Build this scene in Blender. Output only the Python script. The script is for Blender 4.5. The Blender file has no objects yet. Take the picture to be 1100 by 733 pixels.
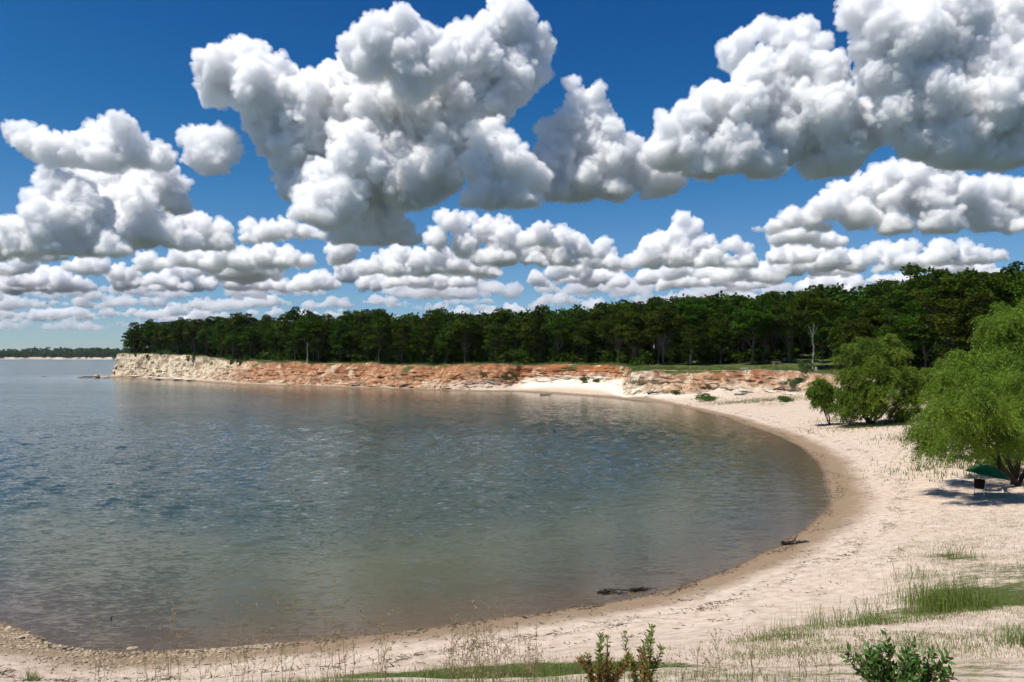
import bpy, bmesh, math, random, mathutils
import numpy as np
from math import radians, sin, cos, pi
C = bpy.context.scene
COL = C.collection
H = 9.5; F = 800.0; HZ = 383.0; CX = 550.0; CY = 366.5
PITCH = math.atan((HZ-CY)/F)
def ray(px, py):
    """direction through a photo pixel, scaled so that Y (depth) = 1"""
    x = (px-CX)/F; z = -(py-CY)/F
    y = cos(PITCH) - z*sin(PITCH); zz = sin(PITCH) + z*cos(PITCH)
    return x/y, zz/y
def G(px, py, z=0.0):
    rx, rz = ray(px, py); Y = (z-H)/rz
    return (rx*Y, Y, z)
def D(px, py, Y):
    rx, rz = ray(px, py)
    return (rx*Y, Y, H+rz*Y)
# ---------- noise ----------
_rs = np.random.RandomState(7)
_perm = _rs.permutation(256).astype(np.int64); _perm = np.concatenate([_perm, _perm, _perm])
_g = _rs.normal(size=(256, 3)); _g /= np.linalg.norm(_g, axis=1)[:, None]
def perlin(p):
    p = np.asarray(p, float); i = np.floor(p).astype(np.int64); f = p-i; i &= 255
    u = f*f*f*(f*(f*6-15)+10); out = 0
    for dx in (0, 1):
        for dy in (0, 1):
            for dz in (0, 1):
                h = _perm[_perm[_perm[i[:, 0]+dx]+i[:, 1]+dy]+i[:, 2]+dz]
                g = _g[h]
                d = (f[:, 0]-dx)*g[:, 0]+(f[:, 1]-dy)*g[:, 1]+(f[:, 2]-dz)*g[:, 2]
                w = (u[:, 0] if dx else 1-u[:, 0])*(u[:, 1] if dy else 1-u[:, 1])*(u[:, 2] if dz else 1-u[:, 2])
                out = out+d*w
    return out*1.6
def fbm(p, n=4, gain=.5, lac=2.03):
    p = np.asarray(p, float); a = 1.; s = 0; t = 0
    for k in range(n):
        s = s+a*perlin(p+17.3*k); t += a; a *= gain; p = p*lac
    return s/t
def mesh_np(name, V, F4, mat=None, smooth=True):
    me = bpy.data.meshes.new(name)
    V = np.asarray(V, np.float32); F4 = np.asarray(F4, np.int32); n = F4.shape[1]
    me.vertices.add(len(V)); me.vertices.foreach_set('co', V.ravel())
    me.loops.add(F4.size); me.loops.foreach_set('vertex_index', F4.ravel())
    me.polygons.add(len(F4)); me.polygons.foreach_set('loop_start', np.arange(0, F4.size, n, dtype=np.int32))
    me.update(calc_edges=True)
    me.polygons.foreach_set('use_smooth', np.full(len(F4), smooth, bool))
    if mat: me.materials.append(mat)
    return me
def link(name, me, parent=None):
    o = bpy.data.objects.new(name, me); COL.objects.link(o)
    if parent: o.parent = parent
    return o
# ---------- node helper ----------
def newmat(name):
    m = bpy.data.materials.new(name); m.use_nodes = True
    nt = m.node_tree; nt.nodes.clear(); return m, nt
def N(nt, t, ins=None, **kw):
    n = nt.nodes.new(t)
    for k, v in kw.items(): setattr(n, k, v)
    for k, v in (ins or {}).items():
        if hasattr(v, 'is_output'): nt.links.new(v, n.inputs[k])
        else: n.inputs[k].default_value = v
    return n
SUNEL=64; SUNAZ=-122; SKYDUST=0; SKYOZ=3; SKYSTR=.1; EXPO=.36
SAND_D=(.37,.275,.20); SAND_M=(.52,.41,.32); SAND_L=(.62,.52,.42); WETW=3.5
WAVE1=.9; WAVE2=1.3; WAVE3=.15; TURB=1.7; WSLOPE=.33
WCOL_S=(.10,.104,.045); WCOL_D=(.022,.044,.033); WCOL_D2=(.042,.056,.03)
OAK_D=(.006,.020,.001); OAK_L=(.075,.125,.006); WIL_D=(.045,.11,.006); WIL_L=(.24,.34,.03)
HAZE=.000025
# ---------- camera, sky, sun ----------
cam = bpy.data.objects.new('camera', bpy.data.cameras.new('camera')); COL.objects.link(cam)
cam.location = (0, 0, H); cam.rotation_euler = (pi/2+PITCH, 0, 0)
cam.data.sensor_width = 36; cam.data.lens = 36*F/1100; cam.data.clip_end = 90000; cam.data.clip_start = .1
C.camera = cam
SUN_EL, SUN_AZ = radians(SUNEL), radians(SUNAZ)      # azimuth from +Y clockwise
sd = (sin(SUN_AZ)*cos(SUN_EL), cos(SUN_AZ)*cos(SUN_EL), sin(SUN_EL))
import mathutils
sun = bpy.data.objects.new('sun', bpy.data.lights.new('sun', 'SUN')); COL.objects.link(sun)
sun.rotation_euler = mathutils.Vector(sd).to_track_quat('Z', 'Y').to_euler()
sun.data.energy = 4.6; sun.data.angle = radians(.5); sun.data.color = (1, .96, .89)
w = bpy.data.worlds.new('World'); C.world = w; w.use_nodes = True
nt = w.node_tree; nt.nodes.clear()
sky = N(nt, 'ShaderNodeTexSky', sky_type='NISHITA', sun_disc=False, sun_elevation=SUN_EL, sun_rotation=SUN_AZ,
        altitude=0, air_density=1.0, dust_density=SKYDUST, ozone_density=SKYOZ)
sc1 = N(nt, 'ShaderNodeVectorMath', operation='SCALE'); nt.links.new(sky.outputs[0], sc1.inputs[0]); sc1.inputs['Scale'].default_value = .1
cv = N(nt, 'ShaderNodeRGBCurve', {'Color': sc1.outputs[0]})
for ch, pts in enumerate((((.07, .004), (.16, .018), (.3, .095), (.8, .31), (1, .34)), ((.19, .065), (.3, .135), (.45, .235), (.8, .41), (1, .45)), ((.25, .16), (.45, .30), (.7, .50), (1, .62)))):
    c = cv.mapping.curves[ch]
    for k, p in enumerate(pts[:-1]): c.points.new(*p)
    c.points[len(c.points)-1].location = pts[-1]
cv.mapping.update()
sc2 = N(nt, 'ShaderNodeVectorMath', operation='SCALE'); nt.links.new(cv.outputs[0], sc2.inputs[0]); sc2.inputs['Scale'].default_value = 10.
bg = N(nt, 'ShaderNodeBackground', {'Color': sc2.outputs[0], 'Strength': SKYSTR})
N(nt, 'ShaderNodeOutputWorld', {'Surface': bg.outputs[0]})
C.view_settings.view_transform = 'Standard'; C.view_settings.look = 'None'
C.view_settings.exposure = EXPO; C.view_settings.gamma = 1
C.cycles.use_denoising = True
C.cycles.use_adaptive_sampling = True; C.cycles.adaptive_threshold = .03
C.cycles.max_bounces = 26; C.cycles.diffuse_bounces = 3; C.cycles.glossy_bounces = 3; C.cycles.volume_bounces = 20
C.cycles.transparent_max_bounces = 12
# ---------- materials ----------
def ramp(nt, fac, stops, interp='LINEAR'):
    r = N(nt, 'ShaderNodeValToRGB', {'Fac': fac}); e = r.color_ramp; e.interpolation = interp
    while len(e.elements) < len(stops): e.elements.new(.5)
    for el, (p, c) in zip(e.elements, stops): el.position = p; el.color = (*c, 1) if len(c) == 3 else c
    return r.outputs[0]
def noise(nt, scale, detail=4, rough=.55, vec=None, dist=0.):
    n = N(nt, 'ShaderNodeTexNoise', {'Scale': scale, 'Detail': detail, 'Roughness': rough, 'Distortion': dist})
    if vec is not None: nt.links.new(vec, n.inputs['Vector'])
    return n.outputs['Fac']
def mix(nt, fac, a, b, blend='MIX'):
    m = N(nt, 'ShaderNodeMix', data_type='RGBA', blend_type=blend)
    for k, v in ((0, fac), (6, a), (7, b)):
        if hasattr(v, 'is_output'): nt.links.new(v, m.inputs[k])
        else: m.inputs[k].default_value = v if not isinstance(v, tuple) or len(v) == 4 else (*v, 1)
    return m.outputs[2]
def mth(nt, op, a, b=None, c=None, clamp=False):
    m = N(nt, 'ShaderNodeMath', operation=op, use_clamp=clamp)
    for k, v in enumerate((a, b, c)):
        if v is None: continue
        if hasattr(v, 'is_output'): nt.links.new(v, m.inputs[k])
        else: m.inputs[k].default_value = v
    return m.outputs[0]
def sstep(nt, x, a, b):
    m = N(nt, 'ShaderNodeMapRange', {'From Min': a, 'From Max': b}, interpolation_type='SMOOTHSTEP', clamp=True)
    nt.links.new(x, m.inputs['Value']); return m.outputs[0]
def attr(nt, n): return N(nt, 'ShaderNodeAttribute', attribute_name=n).outputs['Fac']
def geo_pos(nt): return N(nt, 'ShaderNodeNewGeometry').outputs['Position']
def scaled(nt, v, s):
    m = N(nt, 'ShaderNodeMapping', {'Scale': s}); nt.links.new(v, m.inputs['Vector']); return m.outputs[0]
def finish(nt, col, rough=.9, spec=.2, height=None, bdist=.05, bstr=1.):
    b = N(nt, 'ShaderNodeBsdfPrincipled', {'Base Color': col, 'Roughness': rough, 'Specular IOR Level': spec})
    if height is not None:
        bp = N(nt, 'ShaderNodeBump', {'Strength': bstr, 'Distance': bdist, 'Height': height}); nt.links.new(bp.outputs[0], b.inputs['Normal'])
    N(nt, 'ShaderNodeOutputMaterial', {'Surface': b.outputs[0]}); return b
def mat_ground():
    m, nt = newmat('sand_cliff_and_turf'); p = geo_pos(nt)
    big = noise(nt, .35, 5, .6, p); med = noise(nt, 2.2, 6, .65, p); fine = noise(nt, 28, 4, .7, p)
    sand = ramp(nt, med, [(.3, SAND_D), (.5, SAND_M), (.72, SAND_L)])
    sand = mix(nt, mth(nt, 'MULTIPLY', sstep(nt, fine, .5, .75), .35), sand, (.34, .26, .19))
    sand = mix(nt, mth(nt, 'MULTIPLY', sstep(nt, big, .5, .75), .25), sand, (.36, .29, .2))
    ds = attr(nt, 'dshore')
    # damp sand beside the water, its upper edge uneven
    edge = mth(nt, 'ADD', ds, mth(nt, 'MULTIPLY', mth(nt, 'SUBTRACT', big, .5), 2.4))
    damp = sstep(nt, edge, WETW, WETW*.4)
    sand = mix(nt, mth(nt, 'MULTIPLY', damp, .9), sand, (.215, .148, .088))
    soak = sstep(nt, ds, .5, .05)
    sand = mix(nt, soak, sand, (.13, .09, .055))
    # drift lines of dark plant litter at old water levels
    lit = noise(nt, 3.2, 7, .8, scaled(nt, p, (1, 1, 1)), .8); wob = mth(nt, 'MULTIPLY', mth(nt, 'SUBTRACT', noise(nt, .11, 3, .55, p), .5), 5.)
    brk = noise(nt, .45, 3, .6, p); lines = None
    for d0, wd, am in ((.55, .5, 1.), (2.3, 1.1, .75), (4.3, 1.3, .95), (7.4, 2.0, .6)):
        dd = mth(nt, 'ABSOLUTE', mth(nt, 'SUBTRACT', mth(nt, 'ADD', ds, mth(nt, 'MULTIPLY', wob, min(1, d0/4))), d0))
        l = mth(nt, 'MULTIPLY', sstep(nt, dd, wd, 0.), am); lines = l if lines is None else mth(nt, 'MAXIMUM', lines, l)
    lines = mth(nt, 'MULTIPLY', lines, sstep(nt, brk, .38, .6))
    litter = mth(nt, 'MULTIPLY', sstep(nt, mth(nt, 'ADD', lit, mth(nt, 'MULTIPLY', lines, .15)), .635, .70), attr(nt, 'litter'))
    sand = mix(nt, mth(nt, 'MULTIPLY', litter, .8), sand, (.11, .08, .05))
    # foot-trodden hollows
    vo = N(nt, 'ShaderNodeTexVoronoi', {'Scale': 2.6, 'Randomness': 1.}); nt.links.new(p, vo.inputs['Vector']); foot = sstep(nt, vo.outputs['Distance'], 0., .45)
    sand = mix(nt, attr(nt, 'bright'), sand, (.74, .66, .54))
    # cliff: sandstone and red clay beds
    st = noise(nt, 1.0, 6, .7, scaled(nt, p, (.10, .10, .9))); er = noise(nt, .8, 6, .7, scaled(nt, p, (1, 1, .35)))
    orange = ramp(nt, er, [(.32, (.08, .035, .02)), (.42, (.20, .088, .042)), (.52, (.33, .165, .082)), (.62, (.42, .26, .155)), (.72, (.54, .42, .29))])
    white = ramp(nt, er, [(.33, (.10, .075, .05)), (.43, (.29, .225, .145)), (.54, (.52, .44, .32)), (.66, (.70, .64, .52))])
    clay = ramp(nt, st, [(.35, (.11, .033, .015)), (.6, (.33, .125, .05))])
    rock = mix(nt, attr(nt, 'white'), orange, white)
    rock = mix(nt, attr(nt, 'red'), rock, clay)
    rock = mix(nt, mth(nt, 'MULTIPLY', sstep(nt, st, .6, .68), .3), rock, (.16, .085, .045))
    ov = noise(nt, .22, 5, .65, p); rock = mix(nt, mth(nt, 'MULTIPLY', sstep(nt, ov, .56, .64), .65), rock, (.17, .12, .07)); rock = mix(nt, mth(nt, 'MULTIPLY', sstep(nt, ov, .44, .36), .6), rock, (.60, .50, .36))
    col = mix(nt, attr(nt, 'cliff'), sand, rock)
    # turf, and a broken dark band along the rim
    gn = noise(nt, 1.3, 6, .7, p); g2 = noise(nt, 9, 4, .7, p)
    turf = ramp(nt, mth(nt, 'ADD', mth(nt, 'MULTIPLY', gn, .6), mth(nt, 'MULTIPLY', g2, .4)), [(.35, (.03, .045, .012)), (.5, (.065, .085, .022)), (.66, (.16, .145, .055))])
    gm_ = mth(nt, 'ADD', attr(nt, 'grass'), mth(nt, 'MULTIPLY', mth(nt, 'SUBTRACT', mth(nt, 'ADD', mth(nt, 'MULTIPLY', gn, .6), mth(nt, 'MULTIPLY', g2, .4)), .5), 1.8))
    col = mix(nt, sstep(nt, gm_, .42, .72), col, turf)
    col = mix(nt, attr(nt, 'rim'), col, (.075, .045, .025))
    h = mth(nt, 'ADD', mth(nt, 'ADD', mth(nt, 'MULTIPLY', med, .5), mth(nt, 'MULTIPLY', foot, .22)), mth(nt, 'ADD', mth(nt, 'MULTIPLY', fine, .12), mth(nt, 'MULTIPLY', noise(nt, 7, 4, .6, p), .25)))
    b = finish(nt, col, .92, .15, h, .075, .9)
    r = mth(nt, 'SUBTRACT', .92, mth(nt, 'MULTIPLY', soak, .45)); nt.links.new(r, b.inputs['Roughness'])
    return m
def mat_water():
    m, nt = newmat('lake_water'); p = geo_pos(nt)
    def cn(sc, det, vs, amp, ro=.6):
        n = N(nt, 'ShaderNodeTexNoise', {'Scale': sc, 'Detail': det, 'Roughness': ro, 'Distortion': .35}); nt.links.new(scaled(nt, p, vs), n.inputs['Vector'])
        c = N(nt, 'ShaderNodeVectorMath', operation='SUBTRACT'); nt.links.new(n.outputs['Color'], c.inputs[0]); c.inputs[1].default_value = (.5, .5, .5)
        e = N(nt, 'ShaderNodeVectorMath', operation='MULTIPLY'); nt.links.new(c.outputs[0], e.inputs[0]); e.inputs[1].default_value = (amp*.6, amp, 0); return e.outputs[0]
    def vadd(a, b):
        e = N(nt, 'ShaderNodeVectorMath', operation='ADD'); nt.links.new(a, e.inputs[0]); nt.links.new(b, e.inputs[1]); return e.outputs[0]
    slope = vadd(vadd(cn(1.7, 4, (.5, 1.25, 1), WAVE1), cn(6., 3, (.5, 1.2, 1), WAVE2)), cn(.16, 3, (.5, 1.2, 1), WAVE3))
    cat = sstep(nt, noise(nt, .03, 4, .6, scaled(nt, p, (.4, 1.7, 1))), .36, .62)
    cat = mth(nt, 'ADD', mth(nt, 'MULTIPLY', cat, .3), .7)
    shelt = mth(nt, 'ADD', mth(nt, 'MULTIPLY', sstep(nt, attr(nt, 'dep'), .0, 3.), .75), .25)
    sv = N(nt, 'ShaderNodeVectorMath', operation='SCALE'); nt.links.new(slope, sv.inputs[0]); nt.links.new(mth(nt, 'MULTIPLY', mth(nt, 'MULTIPLY', cat, shelt), attr(nt, 'lee')), sv.inputs['Scale'])
    up = N(nt, 'ShaderNodeCombineXYZ', {2: 1.0}).outputs[0]
    bp = N(nt, 'ShaderNodeVectorMath', operation='NORMALIZE'); nt.links.new(vadd(sv.outputs[0], up), bp.inputs[0])
    dep = attr(nt, 'dep')
    op = mth(nt, 'SUBTRACT', 1., mth(nt, 'POWER', 2.718, mth(nt, 'MULTIPLY', dep, -TURB)))
    blotch = noise(nt, .12, 4, .6, scaled(nt, p, (.5, 1.3, 1)))
    body = mix(nt, sstep(nt, dep, .15, 2.4), WCOL_S, mix(nt, blotch, WCOL_D, WCOL_D2))
    dif = N(nt, 'ShaderNodeBsdfDiffuse', {'Color': body}); nt.links.new(bp.outputs[0], dif.inputs['Normal'])
    tr = N(nt, 'ShaderNodeBsdfTransparent', {'Color': (.93, .93, .88, 1)})
    a = N(nt, 'ShaderNodeMixShader', {0: op}); nt.links.new(tr.outputs[0], a.inputs[1]); nt.links.new(dif.outputs[0], a.inputs[2])
    gl = N(nt, 'ShaderNodeBsdfGlossy', {'Color': (1, 1, 1, 1), 'Roughness': .15}); nt.links.new(bp.outputs[0], gl.inputs['Normal'])
    fr = N(nt, 'ShaderNodeFresnel', {'IOR': 1.333}); nt.links.new(bp.outputs[0], fr.inputs['Normal'])
    s = N(nt, 'ShaderNodeMixShader', {0: fr.outputs[0]}); nt.links.new(a.outputs[0], s.inputs[1]); nt.links.new(gl.outputs[0], s.inputs[2])
    N(nt, 'ShaderNodeOutputMaterial', {'Surface': s.outputs[0]}); return m
def mat_leaf(name, dark, light, trans=.35, spec=.25, nscale=.6, hue=.02):
    m, nt = newmat(name)
    oi = N(nt, 'ShaderNodeObjectInfo').outputs['Random']; at = attr(nt, 'tint')
    f = mth(nt, 'ADD', mth(nt, 'MULTIPLY', at, .7), mth(nt, 'MULTIPLY', oi, .3))
    col = mix(nt, f, dark, light)
    h2 = N(nt, 'ShaderNodeHueSaturation', {'Color': col, 'Saturation': 1., 'Value': 1.}); nt.links.new(mth(nt, 'ADD', .5-hue, mth(nt, 'MULTIPLY', oi, 2*hue)), h2.inputs['Hue'])
    b = N(nt, 'ShaderNodeBsdfPrincipled', {'Base Color': h2.outputs[0], 'Roughness': .55, 'Specular IOR Level': spec})
    t = N(nt, 'ShaderNodeBsdfTranslucent', {'Color': h2.outputs[0]})
    s = N(nt, 'ShaderNodeMixShader', {0: trans}); nt.links.new(b.outputs[0], s.inputs[1]); nt.links.new(t.outputs[0], s.inputs[2])
    N(nt, 'ShaderNodeOutputMaterial', {'Surface': s.outputs[0]}); return m
def mat_noisy(name, a, b, scale=3., rough=.9, spec=.2, bd=.02, vs=(1, 1, 1), obj=False):
    m, nt = newmat(name)
    p = N(nt, 'ShaderNodeTexCoord').outputs['Object'] if obj else geo_pos(nt)
    n = noise(nt, scale, 6, .65, scaled(nt, p, vs)); finish(nt, ramp(nt, n, [(.3, a), (.7, b)]), rough, spec, n, bd); return m
LIFT = 12
import bmesh
# ---------- clouds ----------
ico = None
def ico_mesh():
    bm = bmesh.new(); bmesh.ops.create_icosphere(bm, subdivisions=2, radius=1)
    V = np.array([v.co for v in bm.verts]); Fc = np.array([[v.index for v in f.verts] for f in bm.faces]); bm.free()
    return V, Fc
import bmesh
IV, IF = ico_mesh()
def blobs_mesh(cs):
    V = []; Fc = []; n = 0
    for (c, r) in cs:
        V.append(IV*r+np.array(c)); Fc.append(IF+n); n += len(IV)
    return np.concatenate(V), np.concatenate(Fc)
def make_cloud(px_blobs, dist, base_py, seed, voxel_px=1.4, detail=1.0, mat=None, thick=.8, kids=14, veil=None, deep=True):
    """px_blobs: (x, y, r) in photo pixels give bearings and angular sizes; the cloud is built at its true distance and size"""
    rnd = random.Random(seed); k = dist/F; base = H+ray(550, base_py-LIFT)[1]*dist
    cs = []
    for (x, y, r) in px_blobs:
        d = dist+rnd.uniform(-1, 1)*r*k*thick
        p = np.array(D(x, y, d)); R = r*k*d/dist; cs.append((p, R*.95))
        for _ in range(kids):
            th = rnd.uniform(0, 2*pi); z = rnd.uniform(-.35, 1); q = math.sqrt(1-z*z)
            n = np.array((q*cos(th), q*sin(th), z)); R2 = R*rnd.uniform(.18, .42)
            p2 = p+n*(R*1.0-R2*.6); cs.append((p2, R2))
            for _ in range(8):
                th = rnd.uniform(0, 2*pi); z = rnd.uniform(-.4, 1); q = math.sqrt(1-z*z)
                m = np.array((q*cos(th), q*sin(th), z)); m = m+n*.6; m /= np.linalg.norm(m)
                R3 = R2*rnd.uniform(.2, .45); p3 = p2+m*(R2-R3*.35); cs.append((p3, R3))
                if R3 > 2.2*k and deep:
                    for _ in range(5):
                        m2 = m*.7+np.array([rnd.gauss(0, .6), rnd.gauss(0, .6), rnd.gauss(.15, .6)]); m2 /= np.linalg.norm(m2)
                        R4 = R3*rnd.uniform(.25, .5); cs.append((p3+m2*(R3-R4*.3), R4))
    V, Fc = blobs_mesh(cs)
    base = base+(perlin(V/(60*k)+seed)*9+perlin(V/(14*k)+seed)*4)*k; lo = V[:, 2] < base; V[lo, 2] = base[lo]+(V[lo, 2]-base[lo])*.12; base = base.mean()
    me = mesh_np('cloud', V, Fc); o = link('cloud', me)
    md = o.modifiers.new('r', 'REMESH'); md.mode = 'VOXEL'; md.voxel_size = voxel_px*k*.8; md.use_smooth_shade = True
    dg = bpy.context.evaluated_depsgraph_get(); me2 = bpy.data.meshes.new_from_object(o.evaluated_get(dg))
    o.modifiers.clear(); o.data = me2; bpy.data.meshes.remove(me)
    n = len(me2.vertices); co = np.empty(n*3, np.float32); me2.vertices.foreach_get('co', co); co = co.reshape(-1, 3).astype(float)
    no = np.empty(n*3, np.float32); me2.vertices.foreach_get('normal', no); no = no.reshape(-1, 3)
    s = 22*k*detail; wp = co+np.stack([perlin(co/(30*k)+1), perlin(co/(30*k)+11), perlin(co/(30*k)+21)], 1)*9*k
    b = np.abs(perlin(wp/s+seed))+np.abs(perlin(wp/(s*.47)+seed+5))*.62+np.abs(perlin(wp/(s*.22)+9))*.40+np.abs(perlin(co/(s*.1)+3))*.24
    up = np.clip((co[:, 2]-base)/(18*k), .35, 1)
    co += no*((b-.62)*s*.42*up)[:, None]
    # mesh the displaced skin again so that no fold leaves a hole in the volume
    me2.vertices.foreach_set('co', co.astype(np.float32).ravel()); me2.update()
    md = o.modifiers.new('r', 'REMESH'); md.mode = 'VOXEL'; md.voxel_size = voxel_px*k*.85; md.use_smooth_shade = True
    dg = bpy.context.evaluated_depsgraph_get(); me3 = bpy.data.meshes.new_from_object(o.evaluated_get(dg))
    o.modifiers.clear(); o.data = me3; bpy.data.meshes.remove(me2); me2 = me3
    n = len(me2.vertices); co = np.empty(n*3, np.float32); me2.vertices.foreach_get('co', co); co = co.reshape(-1, 3).astype(float)
    no = np.empty(n*3, np.float32); me2.vertices.foreach_get('normal', no); no = no.reshape(-1, 3)
    co += no*(((np.abs(perlin(co/(7.5*k)+6))-.2)*3.4+(np.abs(perlin(co/(3*k)+3))-.2)*1.8)*k)[:, None]
    me2.vertices.foreach_set('co', co.astype(np.float32).ravel()); me2.update()
    me2.polygons.foreach_set('use_smooth', np.full(len(me2.polygons), True, bool))
    me2.materials.clear(); me2.materials.append(mat)
    nf = len(me2.polygons); q = np.empty(len(me2.loops), np.int32); me2.loops.foreach_get('vertex_index', q)
    if veil is not None and len(q) == nf*4:         # a thin ragged veil round the dense core softens the outline
        q = q.reshape(-1, 4); rag = np.abs(perlin(co/(9*k)+2))+np.abs(perlin(co/(3.5*k)+4))*.6
        rag += np.abs(perlin(co/(22*k)+8))*.9; co2 = co+no*((.2+rag*2.4)*k)[:, None]; mm = mesh_np('cloud', np.concatenate([co, co2]), np.concatenate([q, q+n]))
        mm.materials.append(mat); mm.materials.append(veil); mm.polygons.foreach_set('material_index', np.repeat(np.array([0, 1], np.int32), nf))
        o.data = mm; bpy.data.meshes.remove(me2)
    return o
def cloud_material(name, mfp, g=.1):
    m, nt = newmat(name)
    v = N(nt, 'ShaderNodeVolumeScatter', {'Color': (1, 1, 1, 1), 'Density': 1/mfp, 'Anisotropy': g})
    N(nt, 'ShaderNodeOutputMaterial', {'Volume': v.outputs[0]}); return m
CM_near = cloud_material('cloud_near', 40.); CM_soft = cloud_material('cloud_soft', 60.)
CM_mid = cloud_material('cloud_mid', 46.); CM_far = cloud_material('cloud_far', 170.); CM_dist = cloud_material('cloud_distant', 520.)  # far ones thinned so the sky shows through, standing in for distance haze
CM_rank = cloud_material('cloud_rank', 80.); CM_veil = cloud_material('cloud_veil', 100.)
CLOUDS = [
 ([(238,78,26),(262,70,27),(228,100,16),(285,102,38),(328,125,40),(322,165,34),(318,200,20),(372,98,34),(410,120,45),(455,125,52),(505,70,40),(545,32,30),(570,52,22),(575,78,16),(530,105,32),(485,150,42),(395,175,48),(440,195,34),(350,205,30),(300,140,32),(360,150,45),(420,160,48),(500,115,44),(470,185,32),(545,85,34),(470,110,50)], 6400, 260, 1, CM_near, 1.9, .6),
 ([(385,58,20),(408,42,24),(432,32,22),(455,48,24),(472,68,24),(430,62,30),(398,70,20),(445,88,24)], 5600, 160, 2, CM_near, 1.7, .4),
 ([(383,150,15),(372,170,19),(350,192,19),(333,215,17),(328,232,15),(395,165,18),(405,180,14),(365,215,28),(350,235,25)], 5600, 258, 3, CM_near, 1.7, .5),
 ([(418,225,15),(400,235,21),(382,250,19),(425,248,19),(365,258,13),(440,262,14),(402,262,20)], 6600, 275, 4, CM_mid, 1.6, .5),
 ([(18,143,12),(38,155,19),(62,165,22),(88,165,22),(110,145,16),(132,140,15),(150,165,19),(172,172,15),(110,172,24)], 6300, 196, 5, CM_near, 1.6, .5),
 ([(100,200,26),(135,195,32),(165,205,30),(125,215,28),(182,228,22),(90,212,18)], 7200, 240, 6, CM_mid, 1.8, .4),
 ([(205,148,12),(222,152,17),(240,148,14),(247,165,11),(225,172,19),(210,170,13),(232,188,14)], 6300, 200, 7, CM_soft, 1.6, .4),
 ([(52,192,13),(62,208,20),(82,215,20),(48,225,20),(95,230,22),(60,245,30),(25,258,24),(95,255,26),(30,275,22),(-5,268,26),(70,275,26),(120,275,20)], 6200, 289, 8, CM_near, 1.7, .5),
 ([(142,210,14),(155,222,16),(140,232,18),(165,240,18),(150,255,24),(180,255,20),(125,262,20),(200,262,15)], 6800, 280, 9, CM_mid, 1.6, .5),
 ([(208,238,12),(215,250,15),(235,250,11),(240,262,11),(195,256,11),(225,268,12)], 8300, 285, 10, CM_mid, 1.6, .4),
 ([(270,248,11),(290,250,14),(310,247,13),(330,255,12),(345,262,12),(300,263,16),(270,262,12)], 8600, 270, 11, CM_mid, 1.6, .4),
 ([(195,278,12),(215,280,14),(240,276,13),(262,282,14),(285,278,15),(305,282,14),(325,285,12),(225,290,13),(155,280,10),(152,292,9),(175,288,10)], 9400, 302, 12, CM_mid, 1.6, .4),
 ([(614,92,9),(622,105,12),(640,102,11),(636,122,19),(612,130,16),(590,140,12),(655,140,14),(670,160,16),(630,150,26),(600,165,24),(655,175,26),(690,185,22),(715,192,20),(625,195,26),(580,185,24),(660,205,18),(700,208,12),(600,210,18)], 6600, 226, 13, CM_near, 1.7, .5),
 ([(512,142,11),(528,138,12),(522,158,18),(545,150,11),(515,182,20),(548,175,22),(570,192,20),(530,205,24),(560,215,20),(510,215,14)], 6000, 240, 14, CM_near, 1.7, .4),
 ([(788,62,15),(802,42,13),(822,32,14),(842,42,18),(865,32,14),(878,50,15),(850,70,26),(812,78,24),(885,85,28),(842,105,34),(800,118,30),(760,110,21),(740,130,20),(718,140,16),(742,160,26),(790,152,34),(842,148,34),(888,130,34),(925,140,28),(705,165,16),(880,175,22),(760,182,24),(820,182,24),(770,130,32),(815,110,36),(870,105,34),(905,165,26),(790,165,28),(850,120,40),(720,165,22)], 5600, 204, 15, CM_near, 2.0, .5),
 ([(925,15,22),(950,35,30),(985,12,32),(1030,20,34),(1075,15,34),(1110,40,36),(1000,55,36),(1050,70,34),(1095,90,36),(960,80,34),(1005,105,34),(1050,125,32),(1095,140,32),(965,120,26),(985,150,24),(1040,165,24),(1085,175,24),(1120,150,30),(975,40,38),(1010,75,38),(1070,40,40),(1020,150,34),(1065,110,40),(940,50,26),(1110,80,40)], 5200, 192, 16, CM_near, 2.0, .5),
 ([(998,180,15),(975,188,16),(952,190,16),(1015,195,18),(930,205,18),(960,212,24),(1000,215,24),(905,210,14),(890,222,16),(920,230,20),(1040,210,18),(1070,205,16),(1095,215,22),(1060,232,22),(1010,240,22),(960,245,18),(870,238,13),(850,240,12),(832,246,10),(880,254,12),(1095,250,18),(815,255,7)], 7600, 263, 17, CM_mid, 1.8, .5),
 ([(733,238,9),(745,245,10),(728,255,14),(708,262,13),(700,276,15),(730,276,18),(755,272,13),(770,280,12),(680,284,10),(790,262,8),(800,268,8),(802,284,12),(755,288,12),(785,290,10)], 9600, 300, 18, CM_mid, 1.4, .4),
 ([(478,236,10),(492,242,12),(505,236,8),(520,250,13),(540,240,8),(550,252,12),(535,262,14),(500,262,16),(470,256,12),(565,268,14),(585,262,10),(600,275,14),(575,285,14),(540,282,14),(612,285,10)], 9300, 297, 19, CM_mid, 1.4, .4),
 ([(648,268,9),(635,278,10),(655,284,12),(670,290,10),(640,292,10),(620,296,9)], 10500, 304, 20, CM_mid, 1.4, .4),
 ([(430,275,10),(450,280,12),(470,276,13),(490,284,14),(510,288,13),(455,294,13),(425,290,11),(405,284,10),(390,292,10),(480,298,13),(530,298,10)], 10400, 308, 21, CM_mid, 1.4, .4),
 ([(1040,268,8),(1050,276,9),(1032,280,9),(1062,284,8)], 11000, 292, 22, CM_far, 1.4, .3),
 ([(950,268,10),(935,276,11),(960,280,12),(918,284,9),(975,286,9)], 11000, 296, 23, CM_far, 1.4, .3),
 ([(870,266,9),(880,276,10),(860,280,9),(895,284,8),(850,270,6)], 11500, 296, 24, CM_far, 1.4, .3),
]
LIFT = 16
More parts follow.
